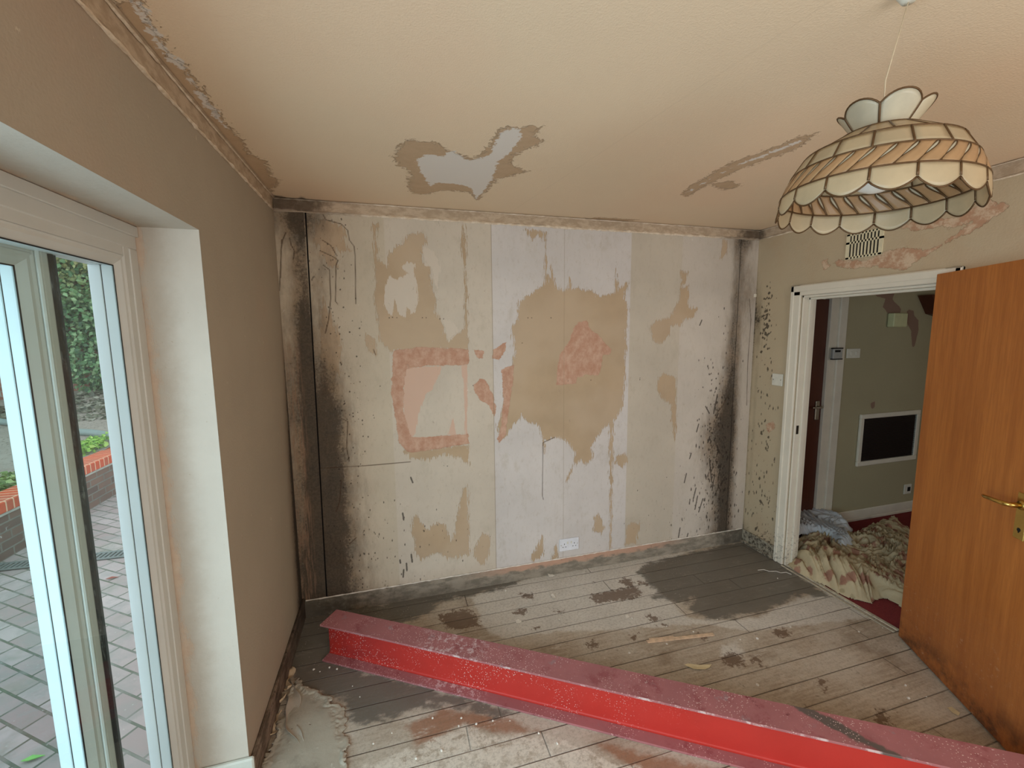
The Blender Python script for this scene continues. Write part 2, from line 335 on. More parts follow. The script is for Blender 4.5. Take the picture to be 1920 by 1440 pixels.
# ---------------- left wall with the patio door opening
OY, OZ, OD = 1.005, 2.01, .17         # opening starts at y -1.005, head z 2.01, frame set back .17
t = NT('left_wall_paint', .85, .2); X, Y, Z = t.sep()
base = t.var(srgb(170, 157, 140), .06, 1.3)
base = t.mix(t.mul(t.step(t.noise(1.1, 4, .6, t.co(loc=(0, 3, 2))), .48, .68), .3), base, srgb(180, 148, 128))
base = t.mix(t.mul(t.step(t.noise(45, 6, .7, t.co((1, 1, .3))), .66, .70), .5), base, srgb(140, 118, 96))
base = t.mix(t.mul(t.step(t.noise(38, 4, .6, t.co((1, 1, .5), loc=(4, 4, 4))), .70, .73), .6), base, srgb(214, 200, 180))
n1 = t.noise(9, 7, .7, t.co((1, 1, .6))); n2 = t.noise(60, 5, .7)
mo = t.attr('mould')
base = t.mix(t.mul(t.step(t.m('ADD', mo, t.mul(t.m('SUBTRACT', n1, .5), .6)), .1, .95), .7), base, srgb(104, 88, 72))
base = t.mix(t.mul(t.step(t.m('ADD', t.m('ADD', mo, t.mul(t.m('SUBTRACT', n1, .5), .7)), t.mul(t.m('SUBTRACT', n2, .5), .9)), .7, 1.15), .85), base, srgb(46, 40, 36))
base = t.mix(t.mul(t.step(Z, 2.325, 2.335), .75), base, t.mix(t.noise(8, 5, .7, t.co((1, .3, 1))), srgb(140, 122, 104), srgb(160, 140, 120)))
M_left = t.end(base, t.bump(t.m('ADD', t.noise(120, 3), t.mul(t.noise(8, 5), 2)), .0009))
def mould_left(A, B):
    return np.clip(1.2*np.exp(-A/.036)*(.35+.65*sm(2.1-B, 0, 1.1))+.9*np.exp(-((A-.02)/.14)**2)*sm(1.9-B, 0, 1.5)+.55*np.exp(-B/.12)*np.exp(-A/.6)+.3*np.exp(-((A)/.15)**2-((B-2.38)/.05)**2), 0, 1.3)
wl = panel('wall_left', (0, 0, 0), (0, -1, 0), (0, 0, 1), 4.605, 2.4, .015, .015, M_left, {'mould': mould_left}, hole=(OY, 3.405, -1, OZ))
tag(wl, 'bare brown-beige plastered left wall around the patio door opening', kind='structure')
t = NT('reveal_paint', .7, .25)
X, Y, Z = t.sep(); edge0 = t.step(t.m('ADD', X, t.mul(t.m('SUBTRACT', t.noise(7, 7, .75), .5), .12)), -.15, -.05, 1, 0)  # fall-off of light towards the frame, put into the paint colour
rv = t.var(srgb(203, 196, 185), .05, 3); rv = t.mix(t.mul(edge0, .6), rv, srgb(166, 150, 132))
edge = t.step(X, -.175, -.09, 1, 0)
edge = t.m('MAXIMUM', edge, t.mul(t.step(Z, 1.995, 2.0), .45)); fl = t.step(t.m('ADD', t.mul(edge, .36), t.mul(t.noise(11, 8, .8, t.co((1, 1, .35))), .9)), .70, .84)
rv = t.mix(t.mul(fl, .8), rv, t.mix(t.noise(25, 4), srgb(176, 142, 118), srgb(206, 184, 160)))
rv = t.mix(t.mul(t.step(t.noise(60, 6, .75), .66, .70), .5), rv, srgb(160, 138, 112))
M_rev = t.end(rv, t.bump(t.m('ADD', t.mul(fl, -.6), t.noise(70, 4)), .0012))
b = MB(); T = .225
b.box((-T, -OY, 0), (-.0006, -.96, OZ)); b.box((-T, -3.45, OZ), (-.0006, -.96, 2.05)); b.box((-T, -3.45, 0), (-.0006, -3.405, OZ))
tag(b.build('wall_reveal', M_rev), 'cream painted reveal and soffit of the patio door opening with flaking patches at the frame', kind='structure')
M_out = plain('outer_render', srgb(150, 110, 90), .9)
b = MB(); b.box((-T-.014, -1.045, -.2), (-T, .4, 2.8)); b.box((-T-.014, -4.8, 2.05), (-T, -1.045, 2.8)); b.box((-T-.014, -4.8, -.2), (-T, -3.45, 2.05))
tag(b.build('wall_outside', M_out), 'outer face of the house wall', kind='structure')

# ---------------- ceiling
PEEL = [ceilp(s) for s in (
 "740,290 745,278 765,262 790,265 820,268 835,280 862,290 885,300 905,288 925,262 938,240 962,238 975,242 1000,236 1012,240 1000,255 1018,265 1000,275 985,280 965,290 955,305 965,312 985,322 960,330 930,335 915,355 895,375 880,360 850,358 820,358 800,365 775,362 765,350 770,325 760,315 745,312",
 "1278,365 1295,348 1330,330 1350,315 1385,300 1430,285 1470,270 1495,258 1527,251 1515,262 1500,275 1450,295 1400,312 1370,325 1340,340 1310,355 1290,368",
 "226,0 262,0 285,45 322,108 344,118 350,132 378,168 402,205 436,245 452,262 470,290 494,300 508,330 522,336 514,352 502,362 200,4",
 "1850,340 1880,312 1920,298 1920,330 1856,350", "1330,345 1370,340 1390,348 1360,356", "1075,410 1130,408 1195,412 1140,420 1080,416")]
BARE = [ceilp(s) for s in (
 "782,298 800,290 830,292 850,284 880,302 900,296 920,290 935,255 945,242 972,240 978,250 960,285 945,292 935,305 915,350 893,372 880,350 850,345 822,342 805,350 798,335 788,322",
 "1285,362 1330,336 1390,306 1470,275 1520,254 1500,268 1430,294 1380,312 1350,325 1310,350",
 "245,0 262,0 300,75 340,118 360,150 400,205 430,245 405,225 380,190 340,130 300,100")]
t = NT('ceiling_textured_paint', .8, .2); X, Y, Z = t.sep()
c = t.var(srgb(236, 213, 184), .03, .9)
c = t.mix(t.mul(t.step(t.noise(.8, 3, .5, t.co(loc=(2, 1, 0))), .45, .65), .45), c, srgb(238, 204, 174))
c = t.mix(t.mul(t.step(t.m('ABSOLUTE', t.m('SUBTRACT', X, t.m('ADD', 1.30, t.mul(Y, -.13)))), .001, .006, 1, 0), .12), c, srgb(200, 178, 150))
ragg = t.noise(38, 8, .8, None, .6)
pl = t.torn('peel', .085, .003, ragg); br = t.torn('bare', .045, .0022, t.noise(26, 8, .74, t.co((1, 1, 1), loc=(2, 2, 2))))
c = t.mix(pl, c, t.mix(t.noise(20, 6, .7), srgb(186, 156, 124), srgb(214, 186, 156)))
c = t.mix(t.mul(br, t.step(t.attr('peel'), -.03, -.01)), c, srgb(232, 224, 216))
mo = t.attr('mould'); nn = t.noise(22, 7, .75)
c = t.mix(t.mul(t.step(t.m('ADD', mo, t.mul(t.m('SUBTRACT', nn, .5), 1.3)), .35, 1.1), .85), c, srgb(74, 62, 50))
hh = t.m('ADD', t.mul(t.vor(230, None, 'SMOOTH_F1'), t.step(pl, 0, 1, .35, .1)), t.mul(pl, -1.0))
M_ceil = t.end(c, t.bump(hh, .0016))
def mould_ceil(A, B):
    g = lambda x, y, sx, sy: np.exp(-((A-x)/sx)**2-((B-y)/sy)**2)
    return g(0, 0, .30, .035)+g(0, 0, .05, .09)+.6*g(.15, 0, .02, .10)+.9*g(W, 0, .35, .022)+.8*g(W, 0, .035, .2)+.25*np.exp(-B/.012)
wc = panel('ceiling', (0, 0, H), (1, 0, 0), (0, -1, 0), W, D, .0115, .0115, M_ceil, {'peel': lambda A, B: sdf(A, B, PEEL, .06), 'bare': lambda A, B: sdf(A, B, BARE, .05), 'mould': mould_ceil})
tag(wc, 'cream stippled ceiling with two torn bare patches', kind='structure')

# ---------------- right wall with doorway
DY0, DY1, DZ = .38, 1.14, 1.90
PR = [rightp(s) for s in ("1660,470 1700,462 1740,470 1790,440 1850,395 1880,378 1895,384 1840,425 1780,452 1735,480 1700,505 1640,500 1590,505 1560,495 1575,485 1620,490",
 "1690,425 1720,410 1760,412 1800,405 1856,372 1870,380 1840,410 1790,425 1720,432", "1435,795 1450,790 1455,800 1440,812", "1540,490 1552,485 1556,498 1545,505")]
t = NT('right_wall_paint', .88, .2); X, Y, Z = t.sep()
c = t.var(srgb(194, 176, 148), .05, 1.5)
c = t.mix(t.mul(t.step(t.noise(2.2, 5, .65, t.co(loc=(5, 0, 0))), .5, .7), .4), c, srgb(186, 158, 128))
pe = t.torn('peel', .035, .003, t.noise(26, 7, .72))
c = t.mix(t.mul(pe, .8), c, t.mix(t.step(t.noise(18, 6, .7), .42, .6), srgb(186, 140, 112), srgb(216, 190, 164)))
mo = t.attr('mould'); n1 = t.noise(16, 7, .72, t.co((1, 1, .6))); n2 = t.noise(70, 5, .7)
c = t.mix(t.mul(t.step(t.m('ADD', mo, t.mul(t.m('SUBTRACT', n1, .5), .8)), .15, 1.0), .65), c, srgb(128, 112, 90))
c = t.mix(t.mul(t.step(t.m('ADD', t.m('ADD', mo, t.mul(t.m('SUBTRACT', n1, .5), .9)), t.mul(t.m('SUBTRACT', n2, .5), 1.2)), .72, 1.15), .85), c, srgb(44, 37, 32))
c = t.mix(t.mul(t.step(t.m('ADD', t.attr('spk'), t.mul(t.m('SUBTRACT', n2, .5), .006)), -.001, .0015), .8), c, srgb(50, 42, 36))
M_right = t.end(c, t.bump(t.m('ADD', t.noise(110, 3), t.mul(pe, -1.2)), .001))
def mould_right(A, B):
    e = lambda y, z, sy, sz: np.exp(-((A-y)/sy)**2-((B-z)/sz)**2)
    return np.clip(.75*np.exp(-A/.022)*(.5+.5*sm(2.3-B, 0, .4))+.62*e(.03, 1.75, .05, .22)+.45*e(.05, .9, .02, .8)+.3*np.exp(-((A-.08)/.006)**2)*sm(B, 1.2, 1.5)*sm(2.0-B, 0, .2)+.6*np.exp(-((B-.04)/.10)**2)*sm(.5-A, 0, .2), 0, 1.2)
wr = panel('wall_right', (W, 0, 0), (0, -1, 0), (0, 0, 1), 4.6, 2.4, .01, .01, M_right, {'peel': lambda A, B: sdf(A, B, PR, .08), 'mould': mould_right,
 'spk': lambda A, B: np.maximum.reduce([speck(A, B, 11, 140, .10, 1.72, .03, .14, .002, .008, 1.4), speck(A, B, 12, 170, .12, .9, .06, .5, .001, .006, 2.5), speck(A, B, 13, 110, .16, .35, .08, .2, .001, .006, 3), speck(A, B, 14, 120, .2, .13, .08, .04, .001, .004)])}, hole=(DY0, DY1, -1, DZ))
tag(wr, 'beige painted right wall with a doorway, mould specks by the corner and peeled paint near the vent', kind='structure')

# ---------------- rear wall (behind the camera) with an assumed, unseen window opening added to let light in
M_cream = plain('rear_wall_paint', srgb(200, 186, 162), .85)
b = MB(); wx0, wx1, wz0, wz1 = .85, 2.95, .7, 2.02
b.box((-.1, -D-.12, 0), (wx0, -D, H)); b.box((wx1, -D-.12, 0), (W+.1, -D, H)); b.box((wx0, -D-.12, 0), (wx1, -D, wz0)); b.box((wx0, -D-.12, wz1), (wx1, -D, H))
tag(b.build('wall_rear', M_cream), 'rear wall behind the camera with an assumed, unseen window opening', kind='structure')

# ---------------- floor
g = floorp
WET = [g(s) for s in ("1392,1016 1470,1056 1500,1082 1540,1108 1556,1118 1530,1120 1505,1112 1480,1125 1445,1142 1425,1150 1400,1150 1370,1158 1330,1163 1300,1150 1285,1135 1300,1122 1270,1128 1240,1122 1228,1112 1250,1100 1232,1090 1200,1068 1215,1055 1300,1035",
  "1195,1072 1215,1090 1232,1112 1225,1122 1270,1128 1290,1100 1250,1070", "590,1160 640,1148 760,1122 870,1102 990,1078 960,1098 880,1118 830,1126 800,1150 770,1165 700,1170",
  "563,1158 620,1150 640,1175 650,1250 700,1262 900,1316 960,1336 930,1342 880,1330 800,1322 735,1345 700,1352 672,1360 655,1345 645,1310 600,1300 560,1290 548,1262 530,1300 520,1310")]
MUD = [g(s) for s in ("1104,1122 1110,1115 1150,1107 1180,1100 1160,1092 1172,1084 1184,1086 1190,1098 1205,1112 1190,1122 1160,1126 1120,1130",
 "1196,1090 1214,1092 1218,1096 1200,1096", "1100,1205 1118,1202 1124,1210 1110,1216 1102,1212", "1182,1192 1196,1190 1192,1198 1184,1200", "1352,1232 1372,1222 1392,1232 1398,1245 1380,1252 1360,1246",
 "1408,1230 1424,1232 1428,1246 1412,1242", "820,1155 850,1145 880,1142 893,1160 900,1172 870,1180 840,1178", "1448,1180 1475,1180 1482,1192 1465,1196 1452,1190", "1532,1278 1545,1274 1550,1290 1540,1292",
 "1640,1340 1655,1330 1665,1345 1670,1362 1650,1358", "1212,1152 1230,1156 1240,1162 1220,1164", "1000,1180 1010,1176", "962,1148 984,1140 990,1150 970,1152", "1040,1146 1056,1144 1052,1151", "1310,1190 1330,1192 1322,1200", "975,1112 1000,1114 1002,1122 985,1122", "1235,1172 1248,1170 1250,1176")]
DUST = [g(s) for s in ("880,1120 990,1085 1100,1062 1300,1032 1200,1070 1240,1110 1290,1160 1360,1165 1420,1158 1500,1122 1540,1112 1580,1118 1640,1160 1560,1165 1480,1176 1400,1182 1300,1170 1200,1178 1100,1182 1000,1190 940,1200 900,1170 900,1145",
 "1355,1210 1380,1205 1400,1225 1350,1235")]
WHI = [g(s) for s in ("820,1385 870,1360 930,1380 1010,1378 1060,1390 1100,1410 1200,1440 1260,1480 1000,1500 700,1500 680,1440 760,1410",)]
RUST = [g(s) for s in ("760,1360 830,1330 900,1340 960,1350 1010,1372 930,1376 870,1356 830,1378 780,1400", "1120,1396 1240,1420 1360,1450 1300,1500 1180,1440")]
t = NT('floor_boards', .8, .25); X, Y, Z = t.sep()
BW = .11433
q = t.m('DIVIDE', t.m('SUBTRACT', t.m('MULTIPLY', Y, -1), .070), BW); idx = t.m('FLOOR', q); fr = t.m('FRACT', q)
gap = t.step(t.m('ABSOLUTE', t.m('SUBTRACT', fr, .5)), .472, .492)
wn = t.n('ShaderNodeTexWhiteNoise', noise_dimensions='1D'); t.put(wn.inputs['W'], idx); rnd = wn.outputs[0]
ej = t.m('FRACT', t.m('ADD', t.m('DIVIDE', X, 2.2), t.mul(rnd, .97)))
gap = t.m('MAXIMUM', gap, t.mul(t.step(ej, .0016, .003, 1, 0), .9))
grain = t.noise(7, 7, .68, t.co((.8, 9, 1)))
wood = t.mix(t.step(grain, .3, .7), srgb(170, 154, 136), srgb(206, 193, 176))
wood = t.mix(t.mul(rnd, .35), wood, srgb(146, 128, 110))
blot = t.noise(3.2, 7, .66)
wood = t.mix(t.mul(t.step(blot, .42, .62), .7), wood, srgb(200, 190, 176))
wood = t.mix(t.mul(t.step(t.noise(2.4, 6, .7, t.co(loc=(3, 3, 0))), .52, .70), .5), wood, srgb(124, 104, 82))
nd = t.noise(11, 7, .7); nf = t.noise(40, 6, .7)
c = t.mix(t.mul(t.torn('dust', .05, .014, nd), .86), wood, t.var(srgb(216, 211, 203), .07, 6))
c = t.mix(t.mul(t.torn('rust', .06, .02, nd), .7), c, srgb(148, 92, 58))
wm = t.mul(t.torn('whi', .07, .012, nd), t.step(t.noise(24, 7, .75), .40, .52))
c = t.mix(t.mul(wm, .85), c, srgb(222, 212, 198))
c = t.mix(t.mul(t.torn('mud', .085, .008, nf), .8), c, t.mix(nf, srgb(92, 66, 48), srgb(112, 88, 70)))
wet = t.torn('wet', .10, .022, t.noise(13, 7, .7, t.co((.8, 1.3, 1))))
c = t.mix(t.mul(wet, .86), c, t.mix(t.noise(6, 5), srgb(88, 86, 80), srgb(112, 108, 100)))
c = t.mix(t.mul(t.step(t.noise(15, 7, .78, t.co(loc=(8, 1, 0))), .60, .68), .6), c, srgb(96, 80, 66))
c = t.mix(t.mul(t.mul(t.step(t.noise(9, 8, .8, t.co((.6, 1.6, 1), loc=(2, 7, 0))), .54, .66), t.m('SUBTRACT', 1.0, t.mul(wet, .8))), .55), c, srgb(216, 208, 196))
c = t.mix(t.mul(t.step(t.noise(70, 5, .8), .46, .62), .28), c, srgb(112, 98, 82))
spkl = t.step(t.vor(55, t.co(loc=(.5, .2, 0))), .06, .16, 1, 0); spm = t.step(t.noise(1.9, 4, .6, t.co(loc=(5, 1, 0))), .50, .62)
c = t.mix(t.mul(t.mul(spkl, spm), .75), c, srgb(226, 216, 202))
c = t.mix(t.mul(gap, t.step(t.noise(3, 4), .35, .6, .35, .8)), c, srgb(70, 58, 48))
ro = t.m('ADD', t.mul(wet, -.42), t.m('ADD', .80, t.mul(t.m('SUBTRACT', blot, .5), .3)))
M_floor = t.end(c, t.bump(t.m('ADD', t.mul(gap, -2), t.mul(grain, .5)), .0015), ro)
wf = panel('floor', (0, 0, 0), (1, 0, 0), (0, -1, 0), W+.02, D, .009, .009, M_floor, {'wet': lambda A, B: sdf(A, B, WET, .1), 'mud': lambda A, B: sdf(A, B, MUD, .05),
 'dust': lambda A, B: sdf(A, B, DUST, .12), 'whi': lambda A, B: sdf(A, B, WHI, .15), 'rust': lambda A, B: sdf(A, B, RUST, .15)})
tag(wf, 'bare dirty wooden floorboards with dark wet stains in the corners', kind='structure')

# ---------------- skirting remains, coving remains, trims
t = NT('skirting_plaster', .9, .15); X, Y, Z = t.sep()
n1 = t.noise(9, 7, .7, t.co((1, 1, 2.5)))
c = t.mix(t.step(n1, .38, .62), srgb(126, 118, 106), srgb(158, 148, 134))
c = t.mix(t.mul(t.mul(t.step(t.m('ADD', t.mul(Z, 9), n1), 1.02, 1.22), t.mul(t.step(X, .9, 1.4), t.step(X, 2.75, 2.3))), .85), c, srgb(192, 152, 130))
dark = t.m('ADD', t.step(X, .0, .75, 1, 0), t.step(X, 2.7, 3.2))
c = t.mix(t.mul(t.step(t.m('ADD', t.mul(dark, .45), t.noise(16, 6, .7)), .58, .95), .8), c, srgb(84, 78, 68))
c = t.mix(t.mul(t.step(t.noise(50, 5, .7), .66, .70), .7), c, srgb(60, 52, 46))
M_sk = t.end(c, t.bump(t.noise(30, 6), .003))
b = MB(); N = 120
rr = np.random.default_rng(3)
for i in range(N+1):
    x = .0+ W*i/N; j = rr.uniform(-.0015, .0015)
    b.v += [(x, -.016+j, 0), (x, -.015+j, .05), (x, -.013+j, .094+j), (x, -.009, .101+j), (x, 0, .104+j)]
    if i: k = 5*i; b.f += [(k-5+a, k+a, k+a+1, k-5+a+1) for a in range(4)]; b.m += [0]*4
sk = b.build('baseboard_back', M_sk, smooth=True); tag(sk, 'dirty grey and pink plaster strip along the foot of the far wall', kind='structure')
M_edge = plain('white_paint_edge', srgb(224, 216, 206), .6, amt=.15, sc=30)
b = MB(); pts = [(x, -.006, .103+rr.uniform(-.0015, .0015)) for x in np.linspace(.02, W, 160)]
b.tube(pts, [.0045+rr.uniform(-.002, .0012) for _ in pts], 5)
tag(b.build('trim_skirting_edge', M_edge), 'white paint line above the far skirting strip', kind='structure')
t = NT('skirting_dirty_wood', .8, .2); X, Y, Z = t.sep()
c = t.mix(t.step(t.noise(8, 7, .7, t.co((1, 1, 3))), .4, .62), srgb(92, 78, 66), srgb(142, 124, 108))
c = t.mix(t.mul(t.step(Y, -.9, -.1), .7), c, srgb(54, 47, 42)); c = t.mix(t.mul(t.step(t.noise(40, 6), .6, .66), .7), c, srgb(52, 44, 38))
M_skl = t.end(c, t.bump(t.noise(30, 5), .002))
b = MB(); b.box((0, -1.005, 0), (.016, 0, .118), bev=.004)
tag(b.build('baseboard_left', M_skl), 'dirty brown skirting board along the left wall', kind='structure')
b = MB(); b.box((-.165, -1.023, 0), (.018, -1.0052, .135), bev=.005)
tag(b.build('baseboard_reveal', plain('reveal_skirting_white', srgb(214, 218, 210), .5)), 'white skirting end at the patio door reveal', kind='structure')
t = NT('skirting_mouldy_white', .75, .3)
c = t.mix(t.step(t.noise(38, 7, .8), .44, .6), srgb(164, 154, 136), srgb(72, 64, 54)); M_skr = t.end(c, t.bump(t.noise(30, 5), .002))
b = MB(); b.box((W-.016, -.302, 0), (W, 0, .105), bev=.004); b.box((W-.03, -.302, 0), (W-.014, -.01, .022), bev=.004); b.box((W-.016, -4.6, 0), (W, -1.22, .105), bev=.004)
tag(b.build('baseboard_right', M_skr), 'white skirting speckled with black mould beside the doorway', kind='structure')
t = NT('coving_scar', .9, .15)
c = t.mix(t.step(t.noise(14, 6, .7, t.co((1, 1, 2))), .4, .62), srgb(176, 154, 130), srgb(198, 176, 152))
X, Y, Z = t.sep()
k = t.mul(t.step(Y, -.12, -.0), t.m('ADD', t.step(X, .12, .5, 1, 0), t.step(X, 2.85, 3.15)))
c = t.mix(t.mul(t.step(t.m('ADD', k, t.mul(t.m('SUBTRACT', t.noise(14, 6, .7), .5), 1.4)), .45, 1.0), .8), c, srgb(70, 56, 44))
M_cov = t.end(c, t.bump(t.noise(40, 6), .002))
t = NT('coving_ridge', .85, .2)
c = t.mix(t.step(t.noise(18, 6, .7), .42, .6), srgb(212, 192, 168), srgb(232, 216, 196)); X, Y, Z = t.sep()
k = t.mul(t.step(Y, -.12, -.0), t.m('ADD', t.step(X, .2, .6, 1, 0), t.step(X, 2.75, 3.0)))
c = t.mix(t.mul(k, .6), c, srgb(96, 78, 62)); M_rdg = t.end(c, t.bump(t.noise(60, 5), .003))
def scar(name, P0, P1, inn, label):
    """the band a removed coving left: a thin plate on the wall with a ragged plaster ridge above and below"""
    P0, P1, inn = Vector(P0), Vector(P1), Vector(inn); L = (P1-P0).length; n = int(L/.02); rg = random.Random(name)
    b = MB()
    for i in range(n+1):
        p = P0.lerp(P1, i/n); w = [rg.uniform(-1, 1) for _ in range(4)]
        b.v += [tuple(p+Vector((0, 0, -.058+w[0]*.003))), tuple(p+inn*.004+Vector((0, 0, -.056+w[0]*.003))), tuple(p+inn*.005+Vector((0, 0, -.004))), tuple(p+inn*.02+Vector((0, 0, -.003)))]
        if i: k = 4*i; b.f += [(k-4+a, k+a, k+a+1, k-4+a+1) for a in range(3)]; b.m += [0]*3
    for z, off, r in ((-.063, .002, .0078 if inn.y else .0055), (-.003, .010, .0042)):
        pts = [P0.lerp(P1, i/n)+inn*off+Vector((0, 0, z+rg.uniform(-.0015, .0015))) for i in range(n+1)]
        b.tube(pts, [max(.0012, r+rg.uniform(-.45, .3)*r) for _ in pts], 5, mi=1)
    tag(b.build(name, [M_cov, M_rdg]), label, kind='structure')
scar('trim_ceiling_back', (0, 0, H), (W, 0, H), (0, -1, 0), 'ragged band left by the removed coving above the far wall')
scar('trim_ceiling_left', (0, 0, H), (0, -4.6, H), (1, 0, 0), 'ragged band left by the removed coving above the left wall')
scar('trim_ceiling_right', (W, 0, H), (W, -4.6, H), (-1, 0, 0), 'ragged band left by the removed coving above the right wall')

# ================================================================ DOORWAY AND HALL
M_gloss = plain('white_gloss_paint', srgb(226, 218, 202), .35, .4, amt=.05, sc=9)
t = NT('doorway_paint_scuffed', .4, .35)
c = t.var(srgb(226, 218, 202), .04, 6); X, Y, Z = t.sep()
c = t.mix(t.mul(t.step(Z, .38, .02), t.mul(t.step(t.noise(48, 7, .8), .52, .62), .75)), c, srgb(84, 76, 66))
M_arch = t.end(c)
b = MB()
def arch_side(y0, y1):
    s = 1 if y1 > y0 else -1
    b.box((W-.018, y0, 0), (W, y1, DZ+.07), bev=.004); b.box((W-.023, y0+s*.045, 0), (W-.01, y1-s*.004, DZ+.065), bev=.003)
arch_side(-DY0+.002, -DY0+.075); arch_side(-DY1-.002, -DY1-.075)
b.box((W-.018, -DY1-.075, DZ), (W, -DY0+.075, DZ+.07), bev=.004); b.box((W-.023, -DY1-.07, DZ+.025), (W-.01, -DY0+.07, DZ+.065), bev=.003)
tag(b.build('trim_doorway', M_arch), 'white architrave around the doorway to the hall', kind='structure')
b = MB()
for y, s in ((-DY0, -1), (-DY1, 1)):
    b.box((W, y, 0), (W+.11, y+s*.012, DZ), bev=.002); b.box((W+.042, y+s*.012, 0), (W+.075, y+s*.025, DZ-.012), bev=.002)
b.box((W, -DY1, DZ-.014), (W+.11, -DY0, DZ), bev=.002); b.box((W+.042, -DY1, DZ-.028), (W+.075, -DY0, DZ-.014), bev=.002)
dl = b.build('doorway_lining', M_arch); tag(dl, 'white painted door lining with stops', kind='structure')
b = MB(); b.box((W+.012, -DY0-.0135, .96), (W+.032, -DY0-.0115, 1.02)); b.build('latch_keep', plain('keep_metal', srgb(60, 52, 44), .4, metal=.8), dl)
t = NT('hall_paint', .85, .25)
c = t.var(srgb(172, 162, 132), .04, 1.5)
M_hall0 = t.end(c)
HP = [hallp(s) for s in ("1635,538 1678,535 1680,545 1672,560 1690,580 1686,590 1668,592 1655,575 1660,560 1642,555", "1700,580 1713,582 1714,592 1722,600 1722,620 1714,652 1710,650 1708,620 1700,605", "1568,618 1576,620 1577,655 1562,655", "1632,755 1640,752 1640,765 1633,766", "1548,790 1556,780 1555,850 1548,880")]
t = NT('hall_wall_paint', .85, .25)
c = t.var(srgb(172, 162, 132), .04, 1.5)
c = t.mix(t.mul(t.torn('peel', .012, .003), .9), c, srgb(140, 110, 96)); c = t.mix(t.mul(t.step(t.noise(30, 6, .7), .68, .71), .6), c, srgb(120, 96, 80))
M_hall = t.end(c, t.bump(t.noise(60, 4), .001))
hx = 4.05
hw = panel('wall_hall_back', (hx, -.001, 0), (1, 0, 0), (0, 0, 1), 2.2, H, .02, .02, M_hall, {'peel': lambda A, B: sdf(A+hx, B, HP, .06)})
tag(hw, 'dim olive beige hall wall with peeled patches', kind='structure')
for a_, b_, nm in (((W+.10, 0, DZ+.02), (hx, .1, H), 'above_door'), ((6.2, -4, 0), (6.3, .1, H), 'far_side'), ((W+.09, -4.1, 0), (6.2, -4, H), 'near_end'),
  ((W+.09, -DY0, 0), (W+.1, .1, H), 'corner'), ((W+.09, -4, 0), (W+.1, -DY1, H), 'room_side'), ((W+.09, -DY1, DZ), (W+.1, -DY0, H), 'above_doorway')):
    tag(MB().box(a_, b_).build('wall_hall_'+nm, M_hall0), 'plain hall wall, '+nm.replace('_', ' '), kind='structure')
b = MB(); b.box((W, -4.1, H), (6.3, .6, H+.05)); tag(b.build('ceiling_hall', plain('hall_ceiling', srgb(214, 206, 188), .85)), 'hall ceiling', kind='structure')
t = NT('red_carpet', .95, .1)
c = t.mix(t.noise(160, 3), srgb(112, 46, 48), srgb(150, 68, 70)); M_carpet = t.end(c, t.bump(t.noise(240, 2), .003))
b = MB(); b.box((W+.022, -4.1, -.03), (6.3, .6, .004)); tag(b.build('floor_hall', M_carpet), 'dark red carpet in the hall', kind='structure')
b = MB(); b.box((hx+.08, -.018, .004), (6.2, -.001, .105), bev=.005); b.box((hx+.08, -.022, .004), (6.2, -.001, .03), bev=.004)
tag(b.build('baseboard_hall', M_gloss), 'white hall skirting board', kind='structure')
# dark brown hall door with frame and handle
hd = empty('door_2', (3.6, .05, 0)); tag(hd, 'dark brown door in the hall seen through the doorway', kind='structure')
t = NT('dark_wood', .45, .4); c = t.mix(t.noise(4, 6, .6, t.co((8, 8, .6))), srgb(70, 34, 22), srgb(98, 50, 32)); M_dark = t.end(c)
M_brass = plain('brass', srgb(206, 172, 96), .25, metal=1, amt=.1)
M_steel = plain('satin_metal', srgb(190, 184, 170), .35, metal=.9)
org = (3.6, .05, 0)
b = MB(); b.box((3.28, .02, .006), (3.975, .06, 1.915), bev=.002); b.build('door_leaf', M_dark, hd, org=org)
b = MB(); b.box((3.975, -.004, 0), (4.06, .06, 1.93), bev=.003); b.box((4.055, -.02, 0), (4.135, .0, 1.985), bev=.005)
b.box((3.2, -.004, 1.92), (4.06, .06, 1.945), bev=.003); b.box((3.34, -.02, 1.925), (4.135, .0, 1.985), bev=.005); b.build('door_frame', M_gloss, hd, org=org)
p = at(1531, 762, 1, .02); b = MB(); b.box((p.x-.02, .008, p.z-.11), (p.x+.02, .02, p.z+.045), bev=.003)
hp_ = b.build('handle_plate', M_steel, hd, org=org)
b = MB(); b.tube([(p.x, .01, p.z), (p.x, -.03, p.z), (p.x-.03, -.04, p.z), (p.x-.11, -.038, p.z+.004)], [.009, .009, .008, .007], 8); b.build('lever_handle', M_steel, hd, smooth=True, org=org)
# fittings on the hall wall
M_wp = plain('white_plastic', srgb(222, 218, 204), .35, .5); M_blk = plain('black_slot', srgb(16, 14, 13), .7); M_cr = plain('cream_plastic', srgb(206, 204, 160), .4)
def yrect(s, y): a, c = sp(s); p, q = at(*a, 1, y), at(*c, 1, y); return min(p.x, q.x), min(p.z, q.z), max(p.x, q.x), max(p.z, q.z)
x0, z0, x1, z1 = yrect('1615,778 1712,860', 0)
z0, z1, x0, x1 = .54, .915, 4.42, 5.06
v = empty('warm_air_grille', (x0, 0, z0), label='dark slatted return-air grille in a white frame low on the hall wall', cat='vent grille')
b = MB(); w = .04
for a in (((x0-w, z0-w), (x1+w, z0)), ((x0-w, z1), (x1+w, z1+w)), ((x0-w, z0), (x0, z1)), ((x1, z0), (x1+w, z1))): b.box((a[0][0], -.022, a[0][1]), (a[1][0], -.002, a[1][1]), bev=.004)
b.build('frame', M_gloss, v, org=v.location)
t = NT('grille_dark', .6, .3); t.end(srgb(44, 34, 30))
b = MB(); b.box((x0, -.006, z0), (x1, -.002, z1)); 
